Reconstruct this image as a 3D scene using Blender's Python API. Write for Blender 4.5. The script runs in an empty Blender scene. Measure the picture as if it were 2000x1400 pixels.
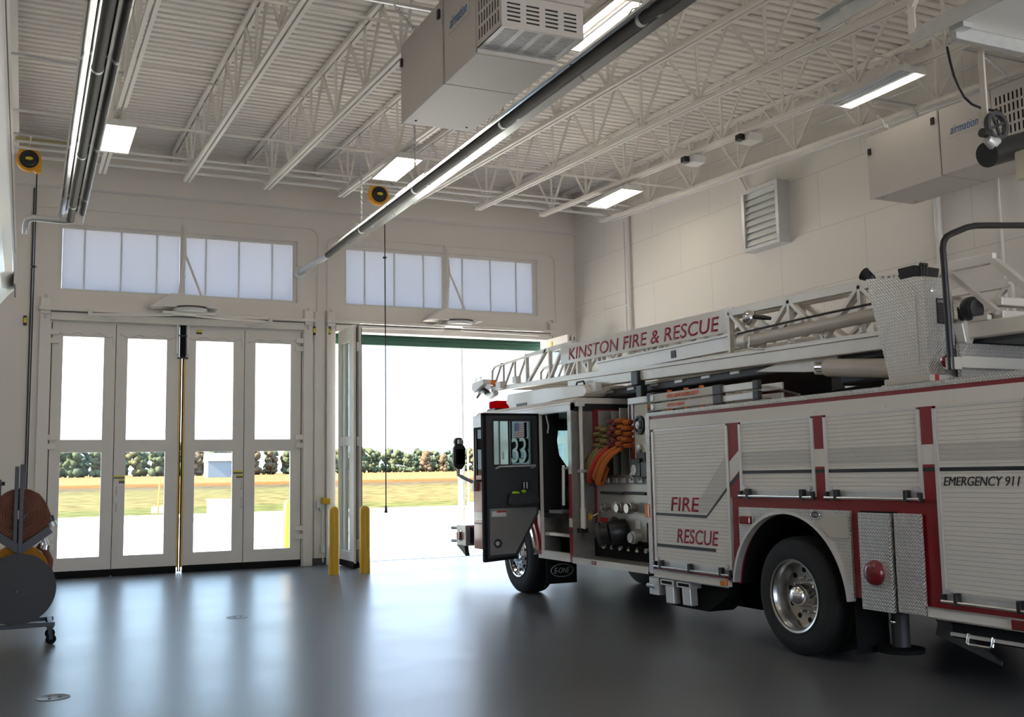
import bpy, bmesh, math, random
from mathutils import Vector, Matrix
random.seed(7)
C = bpy.context.scene.collection
PI = math.pi

# ------------------------------------------------------------------ camera
YAW, PITCH, ROLL = math.radians(25.06), math.radians(6.311), math.radians(-1.046)
fw = Vector((math.sin(YAW) * math.cos(PITCH), math.cos(YAW) * math.cos(PITCH), math.sin(PITCH)))
r0 = Vector((math.cos(YAW), -math.sin(YAW), 0.0)); u0 = r0.cross(fw)
rt = math.cos(ROLL) * r0 + math.sin(ROLL) * u0
up = -math.sin(ROLL) * r0 + math.cos(ROLL) * u0
cam = bpy.data.cameras.new('camera'); camo = bpy.data.objects.new('camera', cam); C.objects.link(camo)
cam.sensor_width = 36.0; cam.lens = 36.0 * 2037.0 / 2000.0
cam.clip_start = 0.05; cam.clip_end = 3000
camo.matrix_world = Matrix(((rt.x, up.x, -fw.x, 0), (rt.y, up.y, -fw.y, 0), (rt.z, up.z, -fw.z, 1.7), (0, 0, 0, 1)))
bpy.context.scene.camera = camo

# ------------------------------------------------------------------ sky, sun, exposure
sc = bpy.context.scene
sc.view_settings.view_transform = 'Standard'
sc.view_settings.look = 'None'
sc.view_settings.exposure = 2.2
sc.view_settings.gamma = 1.0
sc.view_settings.use_curve_mapping = False
w = bpy.data.worlds.new('sky'); sc.world = w; w.use_nodes = True
nt = w.node_tree; nt.nodes.clear()
bg = nt.nodes.new('ShaderNodeBackground'); wo = nt.nodes.new('ShaderNodeOutputWorld')
tc = nt.nodes.new('ShaderNodeTexCoord'); sx = nt.nodes.new('ShaderNodeSeparateXYZ'); rp = nt.nodes.new('ShaderNodeValToRGB')
nt.links.new(tc.outputs['Generated'], sx.inputs[0]); nt.links.new(sx.outputs['Z'], rp.inputs[0])
rp.color_ramp.elements[0].position = 0.0; rp.color_ramp.elements[0].color = (0.74, 0.85, 1.0, 1)
rp.color_ramp.elements[1].position = 0.30; rp.color_ramp.elements[1].color = (0.50, 0.71, 1.0, 1)
nt.links.new(rp.outputs[0], bg.inputs['Color']); nt.links.new(bg.outputs[0], wo.inputs['Surface'])
bg.inputs['Strength'].default_value = 1.2
sun = bpy.data.lights.new('sun', 'SUN'); suno = bpy.data.objects.new('sun', sun); C.objects.link(suno)
sun.energy = 9.0; sun.angle = 0.01; sun.color = (1.0, 0.86, 0.68)
# from the left, almost along the front of the building
sd = Vector((-0.78, -0.05, 0.62)).normalized()
suno.rotation_euler = sd.to_track_quat('Z', 'Y').to_euler()
suno.location = (-20, 40, 30)
LAMP = 4.3      # emission of the lamp tubes

# ------------------------------------------------------------------ materials
def new_mat(name):
    m = bpy.data.materials.new(name); m.use_nodes = True
    n = m.node_tree; n.nodes.clear()
    o = n.nodes.new('ShaderNodeOutputMaterial')
    return m, n, o
def L(n, a, b): n.links.new(a, b)
def coords(n, mode='Object'):
    return n.nodes.new('ShaderNodeTexCoord').outputs[mode]
def mat(name, col, rough=0.5, metal=0.0, noise=0.06, nscale=6.0, bump=0.0, bscale=60.0, coat=0.0, spec=0.5):
    """plain painted / metal / plastic surface with a little procedural unevenness"""
    m, n, o = new_mat(name)
    b = n.nodes.new('ShaderNodeBsdfPrincipled'); L(n, b.outputs[0], o.inputs['Surface'])
    b.inputs['Roughness'].default_value = rough; b.inputs['Metallic'].default_value = metal
    b.inputs['Coat Weight'].default_value = coat; b.inputs['Coat Roughness'].default_value = 0.08
    b.inputs['Specular IOR Level'].default_value = spec
    co = coords(n)
    nz = n.nodes.new('ShaderNodeTexNoise'); nz.inputs['Scale'].default_value = nscale; nz.inputs['Detail'].default_value = 5
    L(n, co, nz.inputs['Vector'])
    mx = n.nodes.new('ShaderNodeMix'); mx.data_type = 'RGBA'
    mx.inputs['A'].default_value = tuple(max(0, c * (1 - noise)) for c in col) + (1,)
    mx.inputs['B'].default_value = tuple(min(1, c * (1 + noise)) for c in col) + (1,)
    L(n, nz.outputs['Fac'], mx.inputs['Factor']); L(n, mx.outputs['Result'], b.inputs['Base Color'])
    if bump:
        n2 = n.nodes.new('ShaderNodeTexNoise'); n2.inputs['Scale'].default_value = bscale; n2.inputs['Detail'].default_value = 3
        L(n, co, n2.inputs['Vector'])
        bp = n.nodes.new('ShaderNodeBump'); bp.inputs['Strength'].default_value = bump; bp.inputs['Distance'].default_value = 0.01
        L(n, n2.outputs['Fac'], bp.inputs['Height']); L(n, bp.outputs[0], b.inputs['Normal'])
    return m
def emit(name, col, s):
    m, n, o = new_mat(name)
    e = n.nodes.new('ShaderNodeEmission'); e.inputs['Color'].default_value = col + (1,); e.inputs['Strength'].default_value = s
    L(n, e.outputs[0], o.inputs['Surface']); return m
def glass(name, tint=(0.93, 0.97, 0.96), refl=0.6):
    m, n, o = new_mat(name)
    t = n.nodes.new('ShaderNodeBsdfTransparent'); t.inputs['Color'].default_value = tint + (1,)
    g = n.nodes.new('ShaderNodeBsdfGlossy'); g.inputs['Roughness'].default_value = 0.02
    f = n.nodes.new('ShaderNodeFresnel'); f.inputs['IOR'].default_value = 1.2
    mu = n.nodes.new('ShaderNodeMath'); mu.operation = 'MULTIPLY'; mu.inputs[1].default_value = refl
    mx = n.nodes.new('ShaderNodeMixShader')
    L(n, f.outputs[0], mu.inputs[0]); L(n, mu.outputs[0], mx.inputs[0]); L(n, t.outputs[0], mx.inputs[1]); L(n, g.outputs[0], mx.inputs[2])
    L(n, mx.outputs[0], o.inputs['Surface']); return m
def diamond(name, col, top=False, rough=0.3, scale=17.0, metal=0.7, strength=0.9):
    """raised-lug tread plate"""
    m, n, o = new_mat(name)
    b = n.nodes.new('ShaderNodeBsdfPrincipled'); L(n, b.outputs[0], o.inputs['Surface'])
    b.inputs['Metallic'].default_value = metal; b.inputs['Roughness'].default_value = rough
    s = n.nodes.new('ShaderNodeSeparateXYZ'); L(n, coords(n), s.inputs[0])
    a = n.nodes.new('ShaderNodeMath'); a.operation = 'ADD'; L(n, s.outputs['X'], a.inputs[0]); L(n, s.outputs['Y'], a.inputs[1])
    if top:
        p, q = s.outputs['X'], s.outputs['Y']
    else:
        p, q = a.outputs[0], s.outputs['Z']
    u = n.nodes.new('ShaderNodeMath'); u.operation = 'ADD'; L(n, p, u.inputs[0]); L(n, q, u.inputs[1])
    v = n.nodes.new('ShaderNodeMath'); v.operation = 'SUBTRACT'; L(n, p, v.inputs[0]); L(n, q, v.inputs[1])
    c = n.nodes.new('ShaderNodeCombineXYZ'); L(n, u.outputs[0], c.inputs[0]); L(n, v.outputs[0], c.inputs[1])
    br = n.nodes.new('ShaderNodeTexBrick'); L(n, c.outputs[0], br.inputs['Vector'])
    br.inputs['Scale'].default_value = scale; br.inputs['Mortar Size'].default_value = 0.19; br.inputs['Mortar Smooth'].default_value = 0.9
    br.inputs['Brick Width'].default_value = 1.0; br.inputs['Row Height'].default_value = 0.5
    bp = n.nodes.new('ShaderNodeBump'); bp.inputs['Strength'].default_value = strength; bp.inputs['Distance'].default_value = 0.006; bp.invert = True
    L(n, br.outputs['Fac'], bp.inputs['Height']); L(n, bp.outputs[0], b.inputs['Normal'])
    nz = n.nodes.new('ShaderNodeTexNoise'); nz.inputs['Scale'].default_value = 3.0; L(n, coords(n), nz.inputs['Vector'])
    mx = n.nodes.new('ShaderNodeMix'); mx.data_type = 'RGBA'
    mx.inputs['A'].default_value = tuple(x * 0.78 for x in col) + (1,); mx.inputs['B'].default_value = tuple(min(1, x * 1.12) for x in col) + (1,)  # lug tops painted lighter to stand in for glints on the relief
    iv = n.nodes.new('ShaderNodeMath'); iv.operation = 'SUBTRACT'; iv.inputs[0].default_value = 1.0; L(n, br.outputs['Fac'], iv.inputs[1])
    ml = n.nodes.new('ShaderNodeMath'); ml.operation = 'MULTIPLY_ADD'; L(n, nz.outputs['Fac'], ml.inputs[0]); ml.inputs[1].default_value = 0.35; L(n, iv.outputs[0], ml.inputs[2]); ml.use_clamp = True
    L(n, ml.outputs[0], mx.inputs['Factor']); L(n, mx.outputs['Result'], b.inputs['Base Color'])
    return m
def panel_wall(name, col):
    """painted masonry: large faint block joints"""
    m, n, o = new_mat(name)
    b = n.nodes.new('ShaderNodeBsdfPrincipled'); L(n, b.outputs[0], o.inputs['Surface']); b.inputs['Roughness'].default_value = 0.7
    s = n.nodes.new('ShaderNodeSeparateXYZ'); L(n, coords(n), s.inputs[0])
    c = n.nodes.new('ShaderNodeCombineXYZ'); L(n, s.outputs['Y'], c.inputs[0]); L(n, s.outputs['Z'], c.inputs[1])
    br = n.nodes.new('ShaderNodeTexBrick'); L(n, c.outputs[0], br.inputs['Vector'])
    br.inputs['Scale'].default_value = 1.0; br.inputs['Brick Width'].default_value = 1.9; br.inputs['Row Height'].default_value = 0.9
    br.inputs['Mortar Size'].default_value = 0.008; br.inputs['Mortar Smooth'].default_value = 0.4
    br.inputs['Color1'].default_value = col + (1,); br.inputs['Color2'].default_value = tuple(x * 0.985 for x in col) + (1,)
    br.inputs['Mortar'].default_value = tuple(x * 0.8 for x in col) + (1,)
    L(n, br.outputs['Color'], b.inputs['Base Color'])
    nz = n.nodes.new('ShaderNodeTexNoise'); nz.inputs['Scale'].default_value = 40; L(n, coords(n), nz.inputs['Vector'])
    bp = n.nodes.new('ShaderNodeBump'); bp.inputs['Strength'].default_value = 0.15; bp.inputs['Distance'].default_value = 0.004
    L(n, nz.outputs['Fac'], bp.inputs['Height']); L(n, bp.outputs[0], b.inputs['Normal'])
    return m
def floor_mat():
    m, n, o = new_mat('grey_epoxy_floor')
    b = n.nodes.new('ShaderNodeBsdfPrincipled'); L(n, b.outputs[0], o.inputs['Surface'])
    co = coords(n)
    n1 = n.nodes.new('ShaderNodeTexNoise'); n1.inputs['Scale'].default_value = 0.7; n1.inputs['Detail'].default_value = 6; L(n, co, n1.inputs['Vector'])
    r = n.nodes.new('ShaderNodeValToRGB'); L(n, n1.outputs['Fac'], r.inputs[0])
    r.color_ramp.elements[0].position = 0.3; r.color_ramp.elements[0].color = (0.112, 0.112, 0.114, 1)
    r.color_ramp.elements[1].position = 0.7; r.color_ramp.elements[1].color = (0.140, 0.141, 0.143, 1)
    L(n, r.outputs[0], b.inputs['Base Color'])
    rr = n.nodes.new('ShaderNodeMapRange'); L(n, n1.outputs['Fac'], rr.inputs['Value'])
    rr.inputs['To Min'].default_value = 0.26; rr.inputs['To Max'].default_value = 0.36
    L(n, rr.outputs['Result'], b.inputs['Roughness'])
    n2 = n.nodes.new('ShaderNodeTexNoise'); n2.inputs['Scale'].default_value = 1.6; n2.inputs['Detail'].default_value = 2; L(n, co, n2.inputs['Vector'])
    bp = n.nodes.new('ShaderNodeBump'); bp.inputs['Strength'].default_value = 0.12; bp.inputs['Distance'].default_value = 0.02
    n3 = n.nodes.new('ShaderNodeTexNoise'); n3.inputs['Scale'].default_value = 150; L(n, co, n3.inputs['Vector'])
    bp3 = n.nodes.new('ShaderNodeBump'); bp3.inputs['Strength'].default_value = 0.10; bp3.inputs['Distance'].default_value = 0.002
    L(n, n2.outputs['Fac'], bp.inputs['Height']); L(n, n3.outputs['Fac'], bp3.inputs['Height']); L(n, bp.outputs[0], bp3.inputs['Normal'])
    L(n, bp3.outputs[0], b.inputs['Normal'])
    b.inputs['Specular IOR Level'].default_value = 0.22
    return m
def field_mat():
    m, n, o = new_mat('farm_field')
    b = n.nodes.new('ShaderNodeBsdfPrincipled'); L(n, b.outputs[0], o.inputs['Surface']); b.inputs['Roughness'].default_value = 1.0
    b.inputs['Specular IOR Level'].default_value = 0.0
    co = coords(n, 'Object')
    s = n.nodes.new('ShaderNodeSeparateXYZ'); L(n, co, s.inputs[0])
    nz = n.nodes.new('ShaderNodeTexNoise'); nz.inputs['Scale'].default_value = 0.12; nz.inputs['Detail'].default_value = 4; L(n, co, nz.inputs['Vector'])
    w1 = n.nodes.new('ShaderNodeMath'); w1.operation = 'MULTIPLY_ADD'; L(n, nz.outputs['Fac'], w1.inputs[0]); w1.inputs[1].default_value = 14.0; L(n, s.outputs['Y'], w1.inputs[2])
    mr = n.nodes.new('ShaderNodeMapRange'); L(n, w1.outputs[0], mr.inputs['Value'])
    mr.inputs['From Min'].default_value = 50; mr.inputs['From Max'].default_value = 300
    r = n.nodes.new('ShaderNodeValToRGB'); L(n, mr.outputs['Result'], r.inputs[0])
    cr = r.color_ramp; E = cr.elements
    E[0].position = 0.0; E[0].color = (0.30, 0.32, 0.13, 1)
    E[1].position = 1.0; E[1].color = (0.60, 0.40, 0.20, 1)
    for p, c in ((0.075, (0.31, 0.32, 0.13)), (0.10, (0.44, 0.36, 0.17)), (0.2, (0.42, 0.36, 0.17)), (0.30, (0.38, 0.34, 0.16)), (0.36, (0.30, 0.25, 0.16)),
                 (0.42, (0.30, 0.24, 0.17)), (0.45, (0.46, 0.22, 0.08)), (0.56, (0.52, 0.28, 0.11)), (0.62, (0.62, 0.42, 0.22))):
        e = E.new(p); e.color = c + (1,)
    n2 = n.nodes.new('ShaderNodeTexNoise'); n2.inputs['Scale'].default_value = 0.9; n2.inputs['Detail'].default_value = 8; L(n, co, n2.inputs['Vector'])
    m2 = n.nodes.new('ShaderNodeMapRange'); L(n, n2.outputs['Fac'], m2.inputs['Value'])
    m2.inputs['From Min'].default_value = 0.3; m2.inputs['From Max'].default_value = 0.7; m2.inputs['To Min'].default_value = 0.11; m2.inputs['To Max'].default_value = 0.34
    mx = n.nodes.new('ShaderNodeMix'); mx.data_type = 'RGBA'; mx.blend_type = 'MULTIPLY'; mx.inputs['Factor'].default_value = 1.0
    L(n, r.outputs[0], mx.inputs['A']); L(n, m2.outputs['Result'], mx.inputs['B'])
    L(n, mx.outputs['Result'], b.inputs['Base Color'])
    return m
def translucent(name, col, k=0.75, dcol=(0.6, 0.63, 0.68)):
    m, n, o = new_mat(name)
    t = n.nodes.new('ShaderNodeBsdfTranslucent'); t.inputs['Color'].default_value = col + (1,)
    d = n.nodes.new('ShaderNodeBsdfDiffuse'); d.inputs['Color'].default_value = tuple(dcol) + (1,)
    nz = n.nodes.new('ShaderNodeTexNoise'); nz.inputs['Scale'].default_value = 1.5; L(n, coords(n), nz.inputs['Vector'])
    mr = n.nodes.new('ShaderNodeMapRange'); L(n, nz.outputs['Fac'], mr.inputs['Value'])
    mr.inputs['To Min'].default_value = k - 0.04; mr.inputs['To Max'].default_value = k + 0.04
    mx = n.nodes.new('ShaderNodeMixShader'); L(n, mr.outputs['Result'], mx.inputs[0]); L(n, d.outputs[0], mx.inputs[1]); L(n, t.outputs[0], mx.inputs[2])
    L(n, mx.outputs[0], o.inputs['Surface']); return m
def leaf_mat(name, c1, c2):
    m, n, o = new_mat(name)
    b = n.nodes.new('ShaderNodeBsdfPrincipled'); L(n, b.outputs[0], o.inputs['Surface']); b.inputs['Roughness'].default_value = 1.0
    b.inputs['Specular IOR Level'].default_value = 0.0
    nz = n.nodes.new('ShaderNodeTexNoise'); nz.inputs['Scale'].default_value = 0.6; nz.inputs['Detail'].default_value = 6; L(n, coords(n), nz.inputs['Vector'])
    r = n.nodes.new('ShaderNodeValToRGB'); L(n, nz.outputs['Fac'], r.inputs[0])
    r.color_ramp.elements[0].position = 0.35; r.color_ramp.elements[0].color = c1 + (1,)
    r.color_ramp.elements[1].position = 0.65; r.color_ramp.elements[1].color = c2 + (1,)
    L(n, r.outputs[0], b.inputs['Base Color'])
    tr = n.nodes.new('ShaderNodeBsdfTranslucent'); L(n, r.outputs[0], tr.inputs['Color'])
    mx = n.nodes.new('ShaderNodeMixShader'); mx.inputs[0].default_value = 0.5
    L(n, b.outputs[0], mx.inputs[1]); L(n, tr.outputs[0], mx.inputs[2]); L(n, mx.outputs[0], o.inputs['Surface']); return m

M = {}
M['wall'] = mat('white_wall_paint', (0.82, 0.775, 0.72), 0.75, noise=0.02, nscale=1.5, bump=0.08)
M['wallblock'] = panel_wall('white_block_wall', (0.80, 0.76, 0.70))
M['deck'] = mat('white_deck_paint', (0.86, 0.81, 0.75), 0.6, noise=0.03, nscale=2)
M['joist'] = mat('white_joist_paint', (0.86, 0.81, 0.74), 0.5, noise=0.03)
M['floor'] = floor_mat()
M['door'] = mat('pale_grey_door_paint', (0.78, 0.74, 0.69), 0.45, noise=0.03, nscale=3)
M['doorframe'] = mat('cream_steel_paint', (0.80, 0.76, 0.70), 0.45, noise=0.03)
M['black'] = mat('black_rubber', (0.010, 0.010, 0.010), 0.85, spec=0.2)
M['blackplastic'] = mat('black_plastic', (0.015, 0.015, 0.016), 0.35)
M['tyre'] = mat('tyre_rubber', (0.016, 0.015, 0.015), 0.75, bump=0.3, bscale=30)
M['yellow'] = mat('yellow_paint', (0.72, 0.42, 0.012), 0.4, noise=0.05)
M['yellowbright'] = mat('yellow_reel_plastic', (0.85, 0.40, 0.01), 0.4)
M['sticker_yellow'] = mat('yellow_sticker', (0.75, 0.6, 0.03), 0.5)
M['sticker_white'] = mat('white_sticker', (0.75, 0.75, 0.74), 0.5)
M['sticker_red'] = mat('red_sticker', (0.5, 0.03, 0.03), 0.5)
M['galv'] = mat('galvanised_steel', (0.62, 0.63, 0.63), 0.42, 0.55, noise=0.1, nscale=12)
M['alu'] = mat('polished_aluminium', (0.86, 0.86, 0.85), 0.13, 1.0, noise=0.03, nscale=2)
M['alubrush'] = mat('brushed_aluminium', (0.70, 0.67, 0.63), 0.40, 0.5, noise=0.06, nscale=9)
M['chrome'] = mat('chrome', (0.85, 0.85, 0.85), 0.07, 1.0, noise=0.02)
M['tubeheat'] = mat('dark_heater_tube', (0.045, 0.038, 0.036), 0.6, 0.0, noise=0.12)
M['unit'] = mat('beige_unit_paint', (0.52, 0.49, 0.46), 0.45, noise=0.03)
M['unitmesh'] = mat('dark_filter_grille', (0.035, 0.033, 0.03), 0.6)
M['lampwhite'] = mat('white_lamp_enamel', (0.75, 0.74, 0.72), 0.3, noise=0.02)
M['tube_on'] = emit('lit_lamp_tube', (1.0, 0.88, 0.72), LAMP)
M['tube_off'] = mat('unlit_lamp_tube', (0.6, 0.65, 0.72), 0.25)
M['red'] = mat('fire_engine_red', (0.27, 0.006, 0.012), 0.28, noise=0.05, coat=0.4)
M['white'] = mat('engine_white_paint', (0.78, 0.735, 0.665), 0.32, noise=0.03, coat=0.3)
M['shutter'] = mat('satin_shutter_aluminium', (0.77, 0.725, 0.66), 0.45, 0.1, noise=0.03, nscale=3)
M['shuttergrey'] = mat('silver_reflective_tape', (0.58, 0.55, 0.505), 0.42, 0.1, noise=0.02)
M['blackstripe'] = mat('black_tape', (0.012, 0.012, 0.016), 0.4)
M['redtext'] = mat('red_lettering', (0.36, 0.008, 0.03), 0.4)
M['diamond'] = diamond('tread_plate', (0.66, 0.64, 0.61))
M['diamondtop'] = diamond('tread_plate_step', (0.66, 0.63, 0.58), top=True)
M['diamonddark'] = diamond('dark_tread_plate', (0.34, 0.33, 0.32), rough=0.4, metal=0.7)  # darker grey than the other tread plate
M['stainless'] = mat('stainless_panel', (0.50, 0.49, 0.46), 0.30, 0.55, noise=0.1, nscale=3)
M['ladder'] = mat('ladder_aluminium', (0.70, 0.66, 0.60), 0.38, 0.35, noise=0.09, nscale=5)
M['beige'] = mat('beige_paint', (0.56, 0.52, 0.455), 0.35, noise=0.03, coat=0.2)
M['charcoal'] = mat('charcoal_trim', (0.035, 0.036, 0.037), 0.5, noise=0.08)
M['interior'] = mat('dark_cab_lining', (0.018, 0.018, 0.019), 0.7)
M['redlens'] = mat('red_lens', (0.20, 0.006, 0.012), 0.12, coat=0.6)
M['amberlens'] = mat('amber_lens', (0.80, 0.20, 0.01), 0.15, coat=0.6)
M['glass'] = glass('door_glass')
M['cabglass'] = glass('cab_glass', (0.55, 0.68, 0.66), 1.0)
M['darkglass'] = glass('dark_cab_glass', (0.10, 0.13, 0.13), 1.0)
M['polycarb'] = translucent('milky_polycarbonate', (0.43, 0.43, 0.445))
M['concrete'] = mat('pale_concrete', (0.55, 0.53, 0.49), 0.95, noise=0.06, nscale=0.4, spec=0.0)
M['asphalt'] = mat('grey_asphalt', (0.20, 0.19, 0.18), 0.95, noise=0.05, nscale=0.6, spec=0.0)
M['field'] = field_mat()
M['rim'] = mat('worn_alloy_rim', (0.50, 0.48, 0.45), 0.24, 0.9, noise=0.15, nscale=7)
M['galvlight'] = mat('bright_zinc_sheet', (0.70, 0.72, 0.70), 0.45, 0.25, noise=0.12, nscale=5)
M['shedwall'] = mat('grey_blue_cladding', (0.17, 0.19, 0.22), 0.8)
M['shedroof'] = mat('pale_roof_sheet', (0.42, 0.42, 0.42), 0.7)
M['clearred'] = translucent('clear_red_lens', (0.95, 0.02, 0.06), 0.8, (0.5, 0.005, 0.02))
M['doorglass'] = glass('tinted_door_glass', (0.80, 0.90, 0.88), 1.0)
M['awning'] = mat('green_awning_metal', (0.02, 0.10, 0.065), 0.45)
M['pole'] = mat('weathered_pole_wood', (0.17, 0.16, 0.14), 0.9, noise=0.2, nscale=3)
M['greysteel'] = mat('dark_grey_steel', (0.065, 0.065, 0.07), 0.45, 0.3)
M['lid'] = mat('dull_lid_steel', (0.20, 0.19, 0.18), 0.5, 0.4, noise=0.2, nscale=20)
M['disc'] = mat('grey_disc_paint', (0.036, 0.036, 0.037), 0.55)
M['hose_brown'] = mat('faded_orange_hose', (0.19, 0.075, 0.045), 0.9, bump=0.4, bscale=120)
M['hose_yellow'] = mat('yellow_hose', (0.45, 0.20, 0.015), 0.9, bump=0.4, bscale=120)
M['hose_tan'] = mat('tan_hose', (0.27, 0.20, 0.075), 0.9, bump=0.4, bscale=120)
M['hose_red'] = mat('red_hose', (0.52, 0.035, 0.025), 0.9, bump=0.4, bscale=120)
M['hose_mauve'] = mat('mauve_hose', (0.24, 0.06, 0.06), 0.9, bump=0.4, bscale=120)
M['hose_orange'] = mat('orange_hose', (0.50, 0.13, 0.02), 0.9, bump=0.4, bscale=120)
M['hiviz'] = mat('lime_cloth', (0.40, 0.70, 0.03), 0.9)
M['decal'] = mat('pale_green_decal', (0.60, 0.72, 0.66), 0.5)
M['flagblue'] = mat('flag_blue', (0.08, 0.10, 0.28), 0.6)
M['flagred'] = mat('flag_red', (0.45, 0.08, 0.07), 0.6)
M['flagwhite'] = mat('flag_white', (0.65, 0.62, 0.60), 0.6)
M['logo_blue'] = mat('blue_lettering', (0.03, 0.14, 0.38), 0.5)
M['logo_lime'] = mat('lime_lettering', (0.55, 0.62, 0.05), 0.5)
M['cream'] = mat('cream_panel', (0.62, 0.57, 0.43), 0.4)
M['gauge'] = mat('gauge_face', (0.55, 0.55, 0.53), 0.3)
M['orangebright'] = mat('orange_plastic', (0.75, 0.18, 0.03), 0.5)
M['orangetext'] = mat('orange_lettering', (0.80, 0.13, 0.03), 0.5)
M['yellowpipe'] = mat('pale_yellow_steel', (0.42, 0.40, 0.20), 0.5)
M['trunk'] = mat('tree_bark', (0.12, 0.09, 0.07), 1.0)
M['leaf0'] = leaf_mat('dull_green_leaves', (0.10, 0.125, 0.075), (0.15, 0.17, 0.10))
M['leaf1'] = leaf_mat('olive_leaves', (0.14, 0.14, 0.075), (0.21, 0.19, 0.10))
M['leaf2'] = leaf_mat('rust_leaves', (0.15, 0.12, 0.08), (0.22, 0.155, 0.10))
M['leaf3'] = leaf_mat('dark_green_leaves', (0.08, 0.11, 0.085), (0.12, 0.155, 0.11))

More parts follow.
